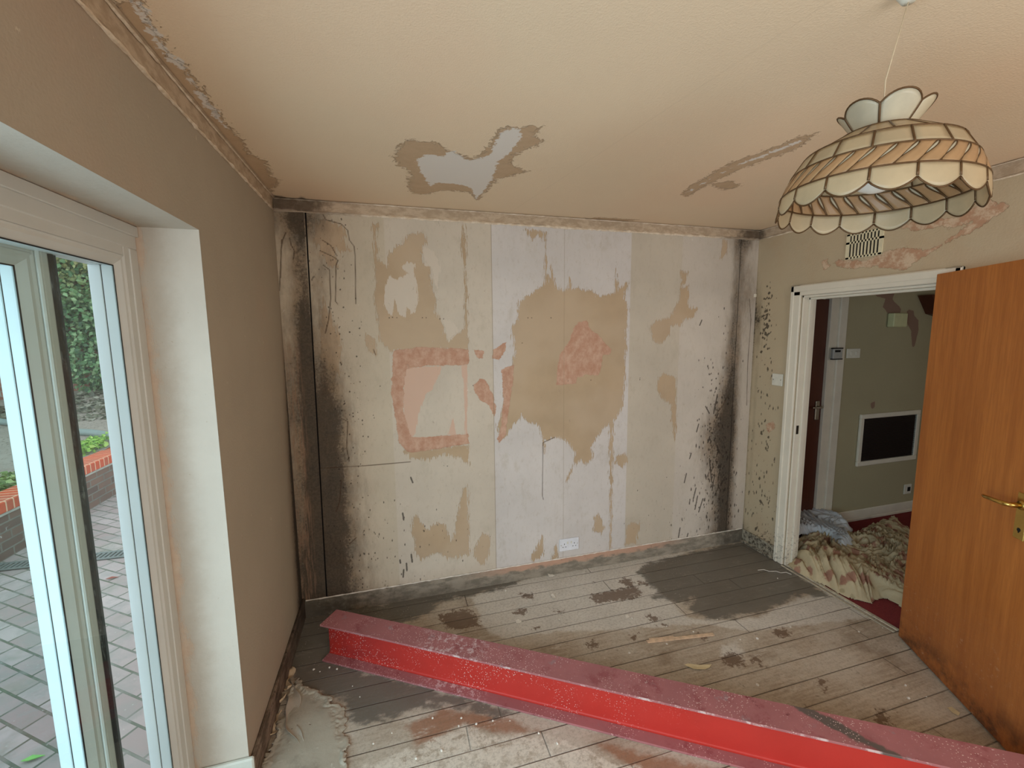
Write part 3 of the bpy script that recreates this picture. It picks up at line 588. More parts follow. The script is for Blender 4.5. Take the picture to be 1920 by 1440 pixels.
for i in range(34): zz = z0+.006+(z1-z0)*i/34; b.box((x0, -.016, zz), (x1, -.004, zz+.004))
b.build('slats', t.mat, v, org=v.location)
x0, z0, x1, z1 = yrect('1674,587 1697,613', -.04)
o = MB().box((x0, -.055, z0), (x1, -.003, z1), bev=.006).build('doorbell_box', M_cr, org=(x0, 0, z0)); tag(o, 'cream square plastic box high on the hall wall beside peeled paint', 'wall box')
x0, z0, x1, z1 = yrect('1589,654 1612,671', -.01)
pl_ = empty('switch_plate', (x0, 0, z0), label='white rectangular double plate on the hall wall right of the thermostat', cat='switch plate')
MB().box((x0, -.012, z0), (x1, -.002, z1), bev=.003).build('plate', M_wp, pl_, org=pl_.location)
for k in (.3, .7): xx = x0+(x1-x0)*k; MB().box((xx-.010, -.016, z0+.025), (xx+.010, -.011, z1-.025), bev=.002).build('rocker', M_wp, pl_, org=pl_.location)
th = at(1566, 663, 1, -.02); th0 = empty('thermostat', (th.x, 0, th.z), label='small grey room thermostat on the white door frame of the hall', cat='thermostat')
tx = th.x+.0; M_gp = plain('grey_plastic', srgb(176, 176, 172), .4)
MB().box((tx-.05, -.045, th.z-.045), (tx+.05, -.0205, th.z+.045), bev=.006).build('body', M_gp, th0, org=th0.location)
MB().box((tx-.036, -.048, th.z+.012), (tx+.02, -.0445, th.z+.03)).build('display', M_blk, th0, org=th0.location)
for k_ in (.038, -.048): MB().box((tx-.052, -.046, th.z+k_), (tx+.052, -.02, th.z+k_+.009), bev=.002).build('dark_rim', M_blk, th0, org=th0.location)
p = at(1702, 917, 1, -.01); s0 = empty('hall_socket', (p.x, 0, p.z), label='small white socket near the hall skirting, half hidden by the orange door', cat='socket')
MB().box((p.x-.045, -.012, p.z-.045), (p.x+.045, -.002, p.z+.045), bev=.003).build('plate', M_wp, s0, org=s0.location)
MB().box((p.x-.008, -.013, p.z-.02), (p.x+.03, -.0118, p.z+.02)).build('socket_holes', M_blk, s0, org=s0.location)
o = MB(); q = at(1752, 545, 1, -.06); o.add([(q.x-.10, -.1, 1.955), (q.x+.5, -.1, 1.96), (q.x+.5, -.1, 1.70), (q.x+.02, -.1, 1.80), (q.x-.10, -.002, 1.955), (q.x+.5, -.002, 1.96), (q.x+.5, -.002, 1.70), (q.x+.02, -.002, 1.80)], [(0, 3, 2, 1), (4, 5, 6, 7), (0, 1, 5, 4), (1, 2, 6, 5), (2, 3, 7, 6), (3, 0, 4, 7)])
o = o.build('dark_shelf_bracket', M_dark, org=(q.x, 0, 1.8)); tag(o, 'dark brown wooden piece high on the hall wall above the open door edge', 'wood panel')

# ---------------- open orange door
P0 = Vector((3.170, -1.133, 0)); dd = (at(1885, 1405, 2, .014)-P0); dd.z = 0; dd.normalize(); dn = Vector((dd.y, -dd.x, 0))   # dn faces the room
if dn.dot(CAM-P0) < 0: dn = -dn
ML = Matrix(((dd.x, dn.x, 0, 0), (dd.y, dn.y, 0, 0), (0, 0, 1, 0), (0, 0, 0, 1)))
door = empty('door_1', P0); tag(door, 'open orange-brown flush wooden door with a brass lever handle', kind='structure')
t = NT('orange_teak_veneer', .42, .4)
rotz = (0, 0, -math.atan2(dd.y, dd.x))
g1 = t.noise(2.2, 7, .62, t.co((9, 9, .55))); g2 = t.noise(16, 5, .6, t.co((8, 8, .5)))
c = t.mix(t.step(g1, .3, .7), srgb(172, 100, 42), srgb(198, 122, 56)); c = t.mix(t.mul(t.step(g2, .45, .6), .30), c, srgb(156, 86, 36))
X, Y, Z = t.sep()
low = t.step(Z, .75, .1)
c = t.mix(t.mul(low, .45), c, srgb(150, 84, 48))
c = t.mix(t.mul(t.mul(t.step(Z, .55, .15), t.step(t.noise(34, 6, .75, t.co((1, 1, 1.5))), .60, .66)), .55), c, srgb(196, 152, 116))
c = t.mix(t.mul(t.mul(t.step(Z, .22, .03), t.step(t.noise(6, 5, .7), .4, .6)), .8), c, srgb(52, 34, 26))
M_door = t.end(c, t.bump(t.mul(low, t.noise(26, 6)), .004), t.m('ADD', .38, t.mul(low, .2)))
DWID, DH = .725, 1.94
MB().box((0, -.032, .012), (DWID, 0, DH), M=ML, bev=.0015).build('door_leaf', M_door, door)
MB().box((DWID-.17+.02, .0005, .862), (DWID-.17+.066, .006, 1.045), M=ML, bev=.002).build('handle_plate', M_brass, door)
b = MB(); hx_ = DWID-.127; b.tube([ML @ Vector(q) for q in ((hx_, .004, .998), (hx_, .045, .998), (hx_-.012, .055, .998), (hx_-.05, .057, .996), (hx_-.10, .054, .992), (hx_-.118, .046, .990))], [.011, .009, .009, .008, .0075, .006], 10)
b.tube([ML @ Vector(q) for q in ((hx_, .0, .998), (hx_, .012, .998))], [.019, .017], 14); b.build('lever_handle', M_brass, door, smooth=True)
b = MB(); b.tube([ML @ Vector(q) for q in ((hx_, .0055, .90), (hx_, .0065, .90))], .008, 10); b.box((hx_-.002, .006, .888), (hx_+.002, .0068, .90), M=ML); b.build('keyhole', M_blk, door)
for z in (.22, 1.62):
    b = MB(); b.tube([(P0.x+.026, P0.y-.004, z), (P0.x+.026, P0.y-.004, z+.09)], .005, 8); b.build('hinge', M_gloss, door, org=tuple(P0))
# threshold strips
th0 = empty('threshold_strip', (W, -.76, 0), label='worn silver metal threshold strip across the doorway floor', cat='threshold')
M_al = plain('worn_aluminium', srgb(206, 200, 184), .4, metal=.4, amt=.3, sc=60)
b = MB(); b.box((W-.035, -1.10, .0005), (W-.020, -.385, .006), bev=.002); b.build('front_bar', M_al, th0, org=th0.location)
b = MB(); b.box((W-.005, -1.10, .0005), (W+.020, -.395, .008), bev=.003); b.build('rear_bar', M_al, th0, org=th0.location)

# ================================================================ FITTINGS IN THE ROOM
so = yrect('1049,1006 1084,1029', -.008); x0, z0, x1, z1 = so
sk0 = empty('double_socket', (x0, 0, z0), label='white double power socket low on the far wall', cat='socket')
z1 = z0+.088; x1 = x0+.147
MB().box((x0, -.011, z0), (x1, -.0005, z1), bev=.003).build('plate', plain('socket_white', srgb(226, 226, 232), .3, .5), sk0, org=sk0.location)
for cx in (x0+.036, x1-.036):
    b = MB(); zc = z0+.036
    b.box((cx-.002, -.0118, zc+.010), (cx+.002, -.0105, zc+.020)); b.box((cx-.014, -.0118, zc-.008), (cx-.007, -.0105, zc-.004)); b.box((cx+.007, -.0118, zc-.008), (cx+.014, -.0105, zc-.004))
    b.build('pin_holes', M_blk, sk0, org=sk0.location)
for cx in (x0+.060, x1-.060): MB().box((cx-.005, -.014, z0+.050), (cx+.005, -.0105, z0+.068), bev=.002).build('rocker_switch', M_wp, sk0, org=sk0.location)
for cx in (x0+.012, x1-.012): MB().box((cx-.003, -.0116, z0+.042), (cx+.003, -.0105, z0+.048)).build('screw', M_steel, sk0, org=sk0.location)
def xpt(x, y, d=0): return at(x, y, 0, W-d)
p, q = xpt(1449, 702), xpt(1469, 722); yc, zc = (p.y+q.y)/2, (p.z+q.z)/2
s0 = empty('blank_switch_plate', (W, yc, zc), label='white square blanking plate on the right wall beside the doorway', cat='switch plate')
MB().box((W-.010, yc-.043, zc-.043), (W-.0005, yc+.043, zc+.043), bev=.003).build('plate', M_wp, s0, org=s0.location)
for k in (-.03, .03): b = MB(); b.tube([(W-.0098, yc+k, zc), (W-.0115, yc+k, zc)], .0045, 8); b.build('screw', M_steel, s0, org=s0.location)
v0 = empty('air_vent', (W, -.745, 2.17), label='cream slotted air vent plate on the right wall above the doorway', cat='air vent')
y0, y1, z0, z1 = -.845, -.645, 2.087, 2.235
b = MB(); b.box((W-.008, y0, z0), (W-.0005, y1, z0+.014), bev=.002); b.box((W-.008, y0, z1-.014), (W-.0005, y1, z1), bev=.002); b.box((W-.008, y0, z0+.088), (W-.0005, y1, z0+.100))
n = 9
for i in range(n+1):
    yy = y0+.016+(y1-y0-.032)*i/n; ya = y0 if i == 0 else yy-.0040; yb = y1 if i == n else yy+.0040
    b.box((W-.008, ya, z0), (W-.0005, yb, z1))
b.build('louvre_plate', plain('vent_cream', srgb(226, 216, 184), .4), v0, org=v0.location)
MB().box((W-.003, y0+.004, z0+.004), (W-.0008, y1-.004, z1-.004)).build('dark_opening', M_blk, v0, org=v0.location)

# ---------------- red steel beam
ang = math.atan2(-.644, 1); bd = Vector((math.cos(ang), math.sin(ang), 0)); bn = Vector((-bd.y, bd.x, 0)); B0 = Vector((.160, -.412, 0)); BL = 3.28
MBm = Matrix(((bd.x, bn.x, 0, 0), (bd.y, bn.y, 0, 0), (0, 0, 1, 0), (0, 0, 0, 1)))
beam = empty('steel_beam', B0, label='long red-painted steel I-beam lying diagonally across the wooden floor', cat='steel beam')
BH, BF, BT, BWb = .206, .128, .0096, .007
def beam_mat(name, dusty):
    t = NT(name, .5, .35)
    al = t.m('ADD', t.mul(t.sep()[0], bd.x), t.mul(t.sep()[1], bd.y))      # metres along the beam
    c = t.var(srgb(188, 54, 46), .06, 4)
    if dusty:
        c = t.var(srgb(164, 104, 106), .10, 5)
        c = t.mix(t.mul(t.step(t.noise(9, 6, .7), .52, .66), .55), c, srgb(130, 56, 62))
        c = t.mix(t.mul(t.step(t.noise(13, 6, .7, t.co(loc=(3, 3, 3))), .60, .68), .7), c, srgb(150, 128, 132))
        c = t.mix(t.mul(t.mul(t.step(al, 1.0, 1.1), t.step(al, 2.4, 2.2)), t.mul(t.step(t.noise(6, 7, .72), .60, .66), .8)), c, srgb(100, 36, 40))
        pp = t.m('ADD', t.mul(t.sep()[0], bn.x), t.mul(t.sep()[1], bn.y)); d = t.m('ABSOLUTE', t.m('SUBTRACT', t.m('ADD', al, t.mul(pp, 1.8)), 2.40))
        sm_ = t.step(t.m('ADD', d, t.mul(t.noise(9, 5, .7), .14)), .10, .125, 1, 0)
        c = t.mix(t.mul(t.mul(t.step(pp, .0012, .0035, 1, 0), t.mul(t.step(t.sep()[2], .1, .11), t.step(t.noise(9, 6, .75), .53, .62))), .7), c, srgb(222, 204, 202))
        c = t.mix(t.mul(t.mul(t.step(t.m('ABSOLUTE', t.m('SUBTRACT', al, .72)), .08, .22, 1, 0), t.step(t.noise(40, 6, .75), .52, .58)), .7), c, srgb(214, 188, 190))
        c = t.mix(t.mul(sm_, .9), c, srgb(88, 84, 78))
    else:
        c = t.mix(t.mul(t.mul(t.step(al, .6, .05), t.step(t.noise(8, 6, .7), .35, .65)), .5), c, srgb(128, 44, 48))  # left end darkened in the colour, standing for shade and dirt
    fleck = t.step(t.vor(110, t.co((1, 1, 1))), .16, .26, 1, 0)
    msk = t.mul(t.step(t.noise(5, 5, .65, t.co(loc=(1, 1, 1))), .42, .56), t.step(al, 1.9, 1.0) if not dusty else 1.0)
    c = t.mix(t.mul(t.mul(fleck, msk), .9), c, srgb(232, 204, 198))
    n = t.noise(120, 3)
    return t.end(c, t.bump(t.m('ADD', t.mul(n, .3), t.mul(t.mul(fleck, msk), .6)), .001), t.step(t.noise(6, 4), .3, .7, .38, .58) if not dusty else .62)
M_web, M_fl = beam_mat('red_beam_paint', False), beam_mat('dusty_beam_paint', True)
y0, y1 = 0, BF; yc = BF/2
MB().box((0, y0, BH-BT), (BL, y1, BH), M=MBm, bev=.0012).build('top_flange', M_fl, beam)['label'] = 'dusty maroon upper flange with plaster splashes'
MB().box((0, y0, .0005), (BL, y1, BT), M=MBm, bev=.0012).build('bottom_flange', M_fl, beam)
b = MB(); R = .009; pf = []
for i in range(5): a = math.pi/2*i/4; pf.append((yc-BWb/2-R+R*math.sin(a), BT+R-R*math.cos(a)))
pf = pf + [(y, BH-z) for y, z in reversed(pf)]; prof = pf + [(2*yc-y, z) for y, z in reversed(pf)]; n = len(prof)
segs = 40; vs = []
for i in range(segs+1): vs += [tuple(MBm @ Vector((BL*i/segs, y, z))) for y, z in prof]
fs = [(i*n+k, (i+1)*n+k, (i+1)*n+(k+1) % n, i*n+(k+1) % n) for i in range(segs) for k in range(n)]+[tuple(range(n)), tuple(segs*n+k for k in range(n-1, -1, -1))]
b.add(vs, fs); b.build('web', M_web, beam)['label'] = 'bright red web flecked with white plaster'

# ---------------- shell pendant lamp
LA = Vector((1.671, -1.855, 2.116)); ax = Vector((.055, -.007, 1)).normalized(); e1 = ax.cross(Vector((0, 1, 0))).normalized(); e2 = ax.cross(e1)
lamp = empty('pendant_lamp', LA, label='cream shell-panel pendant lampshade with scalloped rim hanging from the ceiling', cat='pendant lamp')
PS = [(-.012, .034), (0, .078), (.04, .145), (.079, .168), (.125, .1855), (.150, .189), (.175, .190)]
def rad(s):
    for (a, ra), (b_, rb) in zip(PS[:-1], PS[1:]):
        if s <= b_: return ra+(rb-ra)*(s-a)/(b_-a)
    return PS[-1][1]
def lp(deg, s, r=None, off=0):
    a = math.radians(deg); r = (rad(s) if r is None else r)+off
    return -ax*s + (e1*math.cos(a)+e2*math.sin(a))*r
def shell(name, col, sc=12, amt=.1):
    t = NT(name, .32, .45); c = t.var(col, amt, sc)
    tr = t.n('ShaderNodeBsdfTranslucent'); t.put(tr.inputs[0], c); mx = t.n('ShaderNodeMixShader'); mx.inputs[0].default_value = .35
    t.put(t.b.inputs['Base Color'], c); t.t.links.new(t.b.outputs[0], mx.inputs[1]); t.t.links.new(tr.outputs[0], mx.inputs[2])
    t.t.links.new(mx.outputs[0], t.t.nodes['Material Output'].inputs[0]); t.put(t.b.inputs['Normal'], t.bump(t.noise(30, 4), .0006)); return t.mat
M_sh = shell('capiz_cream', srgb(206, 186, 152)); M_amb = shell('capiz_amber', srgb(196, 158, 116)); M_pale = shell('capiz_pale', srgb(214, 204, 180), 8, .16)
M_came = plain('bronze_came', srgb(96, 70, 44), .45, .4, metal=.5, sc=60)
def quadpatch(b, fn, nu, nv):
    vs = [tuple(fn(i/nu, j/nv)) for i in range(nu+1) for j in range(nv+1)]
    b.add(vs, [(i*(nv+1)+j, (i+1)*(nv+1)+j, (i+1)*(nv+1)+j+1, i*(nv+1)+j+1) for i in range(nu) for j in range(nv)])
def solid(o, th=.0012):
    md = o.modifiers.new('thickness', 'SOLIDIFY'); md.thickness = th; md.offset = 0; return o
def ring(b, s, r=.0016, n=64): b.tube([lp(360*i/n, s) for i in range(n)], r, 6, closed=True)
CR = .0021; ST = 22.5
b, cm = MB(), MB()
for k in range(16): quadpatch(b, lambda u, v, k=k: lp(-1.25+ST*k+ST*u, .0+.04*v), 4, 4)
for k in range(16): cm.tube([lp(-1.25+ST*k, .04*j/5) for j in range(6)], CR, 6)
ring(cm, .0, CR); ring(cm, .04, CR)
o = solid(b.build('upper_panel_row', M_sh, lamp, smooth=True)); cm.build('came', M_came, o, smooth=True)
b, cm = MB(), MB()
for k in range(16): quadpatch(b, lambda u, v, k=k: lp(9+ST*k+ST*u, .04+.039*v), 4, 4)
for k in range(16): cm.tube([lp(9+ST*k, .04+.039*j/5) for j in range(6)], CR*1.15, 6)
ring(cm, .079, CR)
o = solid(b.build('brick_panel_row', M_sh, lamp, smooth=True)); cm.build('came', M_came, o, smooth=True)
sl = ST/2; b = MB(); b, cm, bs = MB(), MB(), MB()
def Sv(v): return v*v*(3-2*v)
for k in range(32):
    a0 = 10+sl*k-sl
    L = lambda v: a0+sl*1.15*Sv(v)**.9; Rr = lambda v: a0+sl*(1+1.15*v)-1.0-1.6*math.sin(math.pi*v)*(v)
    quadpatch(b, lambda u, v: lp(L(1-v)+(Rr(1-v)-L(1-v))*u, .079+.046*v, off=.0015*math.sin(math.pi*v)), 3, 8)
    quadpatch(bs, lambda u, v: lp(Rr(1-v)+(L(1-v)+sl-Rr(1-v))*u, .079+.046*v), 1, 8)
    cm.tube([lp(L(1-j/8), .079+.046*j/8) for j in range(9)], CR*.8, 5); cm.tube([lp(Rr(1-j/8), .079+.046*j/8) for j in range(9)], CR*.8, 5)
ring(cm, .125, CR)
solid(bs.build('rope_slivers', M_pale, lamp, smooth=True), .0008); o = solid(b.build('rope_band', M_amb, lamp, smooth=True)); o['label'] = 'amber twisted rope band'; cm.build('came', M_came, o, smooth=True)
b, cm = MB(), MB()
edge = lambda u: .125+.028+.021*math.sin(math.pi*u)**.85
for k in range(16):
    quadpatch(b, lambda u, v, k=k: lp(10+ST*k+ST*u, .125+(edge(u)-.125)*v), 10, 5)
    cm.tube([lp(10+ST*k, .125+.026*j/3) for j in range(4)], CR*1.3, 6); cm.tube([lp(10+ST*k+ST*u, edge(u)) for u in [i/12 for i in range(13)]], CR*.9, 5)
o = solid(b.build('scalloped_rim', M_sh, lamp, smooth=True)); cm.build('came', M_came, o, smooth=True)
for k in range(6):
    c0 = 29-30+60*k; pw = 29.5
    def pet(u, v, c0=c0):
        t_ = 2*u-1; top = .055-.017*abs(t_)**2.2; h_ = top*v
        r_ = .048+.038*(h_/.055)**.9; return lp(c0+pw*t_, -h_-.006, r=r_)
    b, cm = MB(), MB(); quadpatch(b, pet, 10, 6)
    o = solid(b.build('crown_petal', M_pale, lamp, smooth=True))
    pts = [pet(0, j/5) for j in range(6)]+[pet(i/12, 1) for i in range(1, 12)]+[pet(1, 1-j/5) for j in range(6)]
    cm.tube(pts, CR, 6); cm.build('came', M_came, o, smooth=True)
b = MB(); b.tube([ax*.0+lp(0, -.012, r=0), Vector((0, 0, .12)), Vector((.004, -.03, H-LA.z-.02))], .0014, 6); b.build('flex', plain('white_flex', srgb(206, 188, 160), .5), lamp, smooth=True)
b = MB(); b.lathe([(.001, .03), (.016, .03), (.018, .0), (.018, -.05), (.013, -.052), (.001, -.052)], n=16); b.build('lampholder', M_wp, lamp, smooth=True)
b = MB(); b.lathe([(.001, -.052), (.013, -.052), (.014, -.054), (.030, -.058), (.042, -.070), (.047, -.086), (.043, -.103), (.030, -.116), (.014, -.122), (.001, -.124)], n=20); b.build('lit_panel_bulb', plain('lit_panel_white', srgb(236, 234, 228), .2, .5), lamp, smooth=True)  # white globe sized and raised to imitate the brightly lit inner panels
b = MB(); b.lathe([(.001, -.022), (.012, -.022), (.018, -.012), (.022, -.006), (.024, 0)], n=24)
o = b.build('ceiling_rose', M_wp, smooth=True); o.location = (LA.x+.004, LA.y-.03, H-.0005); tag(o, 'small round ceiling rose above the pendant lamp', 'ceiling rose')

# ================================================================ PATIO DOORS
b = MB(); b.box((-.36, -3.45, -.16), (.0, -1.0, -.0005)); tag(b.build('door_sill', plain('concrete_sill', srgb(168, 160, 148), .8)), 'concrete sill under the patio doors', kind='structure')
M_pvc = plain('white_upvc', srgb(200, 197, 190), .3, .45, amt=.04, sc=4)
t = NT('daylit_weathered_upvc', .4, .4); c = t.var(srgb(226, 232, 236), .04, 4); c = t.mix(t.mul(t.step(t.noise(40, 6, .75, t.co((1, 1, .5))), .70, .74), .8), c, srgb(96, 104, 104)); M_pvo = t.end(c)  # bluish daylight put into the base colour; the grey specks are weathering
M_seal = plain('black_seal', srgb(22, 24, 28), .6)
t = NT('brush_seal', .7); c = t.mix(t.step(t.noise(90, 5, .8, t.co((1, 1, .15))), .55, .7), srgb(34, 36, 38), srgb(120, 124, 122)); M_brush = t.end(c)
def glass():
    t = NT('door_glass'); nt = t.t; nt.nodes.remove(t.b); out = nt.nodes['Material Output']
    tr = nt.nodes.new('ShaderNodeBsdfTransparent'); tr.inputs[0].default_value = (.91, .975, .975, 1)
    gl = nt.nodes.new('ShaderNodeBsdfGlossy'); gl.inputs['Roughness'].default_value = .02; gl.inputs[0].default_value = (1, 1, 1, 1)
    lw = nt.nodes.new('ShaderNodeLayerWeight'); lw.inputs[0].default_value = .5; fr = nt.nodes.new('ShaderNodeMath'); fr.operation = 'POWER'; nt.links.new(lw.outputs['Facing'], fr.inputs[0]); fr.inputs[1].default_value = 4.5; f2 = nt.nodes.new('ShaderNodeMath'); f2.operation = 'MULTIPLY_ADD'; nt.links.new(fr.outputs[0], f2.inputs[0]); f2.inputs[1].default_value = .45; f2.inputs[2].default_value = .03; fr = f2; mx = nt.nodes.new('ShaderNodeMixShader')
    nt.links.new(fr.outputs[0], mx.inputs[0]); nt.links.new(tr.outputs[0], mx.inputs[1]); nt.links.new(gl.outputs[0], mx.inputs[2]); nt.links.new(mx.outputs[0], out.inputs[0]); return t.mat
M_glass = glass()
win = empty('window_1', (-OD, -OY, 0)); tag(win, 'white sliding patio door in the left wall looking onto the garden', kind='structure'); wo = (-OD, -OY, 0)
Yr, Zt, Yl = -1.0055, 2.0095, -3.4
b = MB()   # fixed frame head and jambs
b.box((-.236, Yr-.040, .046), (-OD, Yr, Zt-.0705), bev=.002); b.box((-.30, Yl, Zt-.070), (-OD, Yr, Zt), bev=.003); b.box((-.30, Yl, 0), (-OD, Yl+.04, Zt-.0705), bev=.003); b.box((-.30, Yl, 0), (-OD, Yr, .045), bev=.003)
b.box((-OD-.002, Yl, Zt-.032), (-OD+.008, Yr-.0002, Zt-.0005), bev=.002)
b.build('outer_frame', M_pvc, win, org=wo)
def sash(name, xi, y1, y0, z0, z1, wd_, dep, glassx, parent):
    """a framed pane: xi inner face, y0 < y1, rail width wd_, outer reveal depth dep"""
    b = MB()
    for a, c in (((y1-wd_, z0), (y1, z1)), ((y0, z0), (y0+wd_, z1)), ((y0+wd_, z1-wd_), (y1-wd_, z1)), ((y0+wd_, z0), (y1-wd_, z0+wd_))):
        b.box((glassx, a[0], a[1]), (xi, c[0], c[1]), bev=.003)
    fr = b.build(name, M_pvc, parent, org=wo)
    iy0, iy1, iz0, iz1 = y0+wd_, y1-wd_, z0+wd_, z1-wd_; e = .030
    b = MB()   # sloping bead towards the glass
    def fr_quad(xa, ia, xb, ib):
        A_ = [(xa, iy0-ia, iz0-ia), (xa, iy1+ia, iz0-ia), (xa, iy1+ia, iz1+ia), (xa, iy0-ia, iz1+ia)]; B_ = [(xb, iy0-ib, iz0-ib), (xb, iy1+ib, iz0-ib), (xb, iy1+ib, iz1+ib), (xb, iy0-ib, iz1+ib)]
        b.add(A_+B_, [(i, (i+1) % 4, 4+(i+1) % 4, 4+i) for i in range(4)])
    fr_quad(xi, .001, xi-.003, -.004); fr_quad(xi-.003, -.004, xi-.004, -.012); fr_quad(xi-.004, -.012, xi-.0135, -.026); fr_quad(xi-.0135, -.026, xi-.016, -e)
    b.build('glazing_bead', M_pvc, fr, org=wo)
    gx = glassx; iy0 += e; iy1 -= e; iz0 += e; iz1 -= e; e = 0
    b = MB(); g_ = .0035; fr_quad(xi-.016, 0, gx+.001, 0); fr_quad(gx+.001, 0, gx+.001, -g_); b.build('black_gasket', M_seal, fr, org=wo)
    MB().box((gx-.003, iy0, iz0), (gx, iy1, iz1)).build('glass_pane', M_glass, parent, org=wo)
    b = MB(); m_ = gx-.003-(dep*.48)
    def tubebox(xa, xb, io):
        for a, c in (((iy1-io, iz0), (iy1+.03, iz1)), ((iy0-.03, iz0), (iy0+io, iz1)), ((iy0-.03, iz1-io), (iy1+.03, iz1+.03)), ((iy0-.03, iz0-.03), (iy1+.03, iz0+io))): b.box((xb, a[0], a[1]), (xa, c[0], c[1]), bev=.0015)
    tubebox(gx-.0032, m_+.0012, 0); tubebox(m_-.0012, gx-.003-dep, 0); b.build('outer_bead', M_pvo, fr, org=wo)
    b = MB(); tubebox(m_+.0014, m_-.0014, -.0012); b.build('outer_seal', M_seal, fr, org=wo)
    return fr
sash('inner_sash', -OD-.003, Yr-.036, -2.42, .045, 1.943, .032, .058, -.187, win)
xo = -.236
so_ = sash('sliding_sash', xo, -1.275, -3.36, .05, 1.915, .043, .052, -.254, win)
b = MB(); b.box((xo, -1.302, .05), (xo+.006, -1.280, 1.91), bev=.003); b.box((xo, -1.315, .05), (xo+.009, -1.307, 1.91), bev=.003); b.box((xo, -1.277, .05), (xo+.003, -1.2755, 1.91)); b.build('stile_ribs', M_pvc, so_, org=wo)
b = MB(); b.box((-.262, -1.275, .05), (-.229, -1.259, 1.93), bev=.004); b.box((-.262, -1.259, .05), (-.233, -1.243, 1.93), bev=.004); b.build('brush_strip', M_brush, so_, org=wo)

# ================================================================ GARDEN
GZ = -.15
t = NT('block_paving', .85, .25); X, Y, Z = t.sep()
vec = t.co((1, 1, 1), (0, 0, .62)); bk = t.n('ShaderNodeTexBrick'); t.put(bk.inputs['Vector'], vec)
bk.inputs['Scale'].default_value = 1; bk.inputs['Mortar Size'].default_value = .006; bk.inputs['Brick Width'].default_value = .2; bk.inputs['Row Height'].default_value = .1
bk.inputs['Color1'].default_value = srgb(158, 138, 136); bk.inputs['Color2'].default_value = srgb(182, 166, 164); bk.inputs['Mortar'].default_value = srgb(92, 98, 84)
c = t.mix(t.mul(t.step(t.noise(6, 7, .75), .42, .62), .6), bk.outputs[0], srgb(146, 142, 138)); c = t.mix(t.mul(t.step(t.noise(1.4, 5, .7, t.co(loc=(4, 0, 0))), .55, .7), .35), c, srgb(104, 118, 92))
c = t.mix(t.mul(t.step(t.vor(28), .05, .13, 1, 0), .5), c, srgb(196, 196, 192))
M_pave = t.end(c, t.bump(bk.outputs[1], .006, 1), t.step(t.noise(3), .3, .7, .45, .9))
b = MB(); b.box((-9, -6, GZ-.1), (-.4, 14, GZ)); tag(b.build('patio', M_pave), 'grey-brown block-paved patio', kind='structure')
def brickmat(name, c1, c2, mo, scx, rot=(math.pi/2, 0, 0), bw=.225, rh=.075):
    t = NT(name, .9, .2); bk = t.n('ShaderNodeTexBrick'); t.put(bk.inputs['Vector'], t.co(scx, rot)); bk.inputs['Scale'].default_value = 1
    bk.inputs['Mortar Size'].default_value = .008; bk.inputs['Brick Width'].default_value = bw; bk.inputs['Row Height'].default_value = rh
    bk.inputs['Color1'].default_value = c1; bk.inputs['Color2'].default_value = c2; bk.inputs['Mortar'].default_value = mo
    c = t.mix(t.mul(t.step(t.noise(4, 6, .7), .45, .65), .4), bk.outputs[0], srgb(92, 82, 78)); c = t.mix(t.mul(t.step(t.noise(7, 6, .75, t.co(loc=(3, 1, 2))), .62, .66), .6), c, srgb(198, 200, 196))
    return t.end(c, t.bump(bk.outputs[1], .006))
PX = -2.57
gw = empty('garden_wall', (PX, 1.5, GZ), label='low dark brick retaining wall with a red brick coping beyond the patio door', cat='garden wall')
M_pb = brickmat('planter_bricks', srgb(98, 76, 70), srgb(124, 92, 80), srgb(120, 114, 106), (1, 1, 1), (math.pi/2, 0, math.pi/2))
M_pb = brickmat('planter_bricks', srgb(98, 76, 70), srgb(124, 92, 80), srgb(120, 114, 106), (1, 1, 1), (0, -math.pi/2, -math.pi/2))
MB().box((PX-.2, -4, GZ), (PX, 5.5, .215)).build('brick_face', M_pb, gw, org=gw.location)
MB().box((PX-.21, -4, .213), (PX+.012, 5.5, .238), bev=.004).build('tile_course', plain('tile_course', srgb(170, 164, 154), .8, amt=.2, sc=8), gw, org=gw.location)
t = NT('red_coping_brick', .85, .2); bk = t.n('ShaderNodeTexBrick'); t.put(bk.inputs['Vector'], t.co((1, 1, 1))); bk.inputs['Scale'].default_value = 1; bk.offset = 0
bk.inputs['Mortar Size'].default_value = .007; bk.inputs['Brick Width'].default_value = .5; bk.inputs['Row Height'].default_value = .075
bk.inputs['Color1'].default_value = srgb(196, 78, 48); bk.inputs['Color2'].default_value = srgb(176, 84, 62); bk.inputs['Mortar'].default_value = srgb(214, 170, 140)
c = t.mix(t.mul(t.step(t.noise(5, 6, .7), .55, .7), .5), bk.outputs[0], srgb(150, 110, 96)); M_cop = t.end(c, t.bump(bk.outputs[1], .004))
MB().box((PX-.225, -4, .238), (PX+.02, 5.5, .330), bev=.006).build('coping', M_cop, gw, org=gw.location)
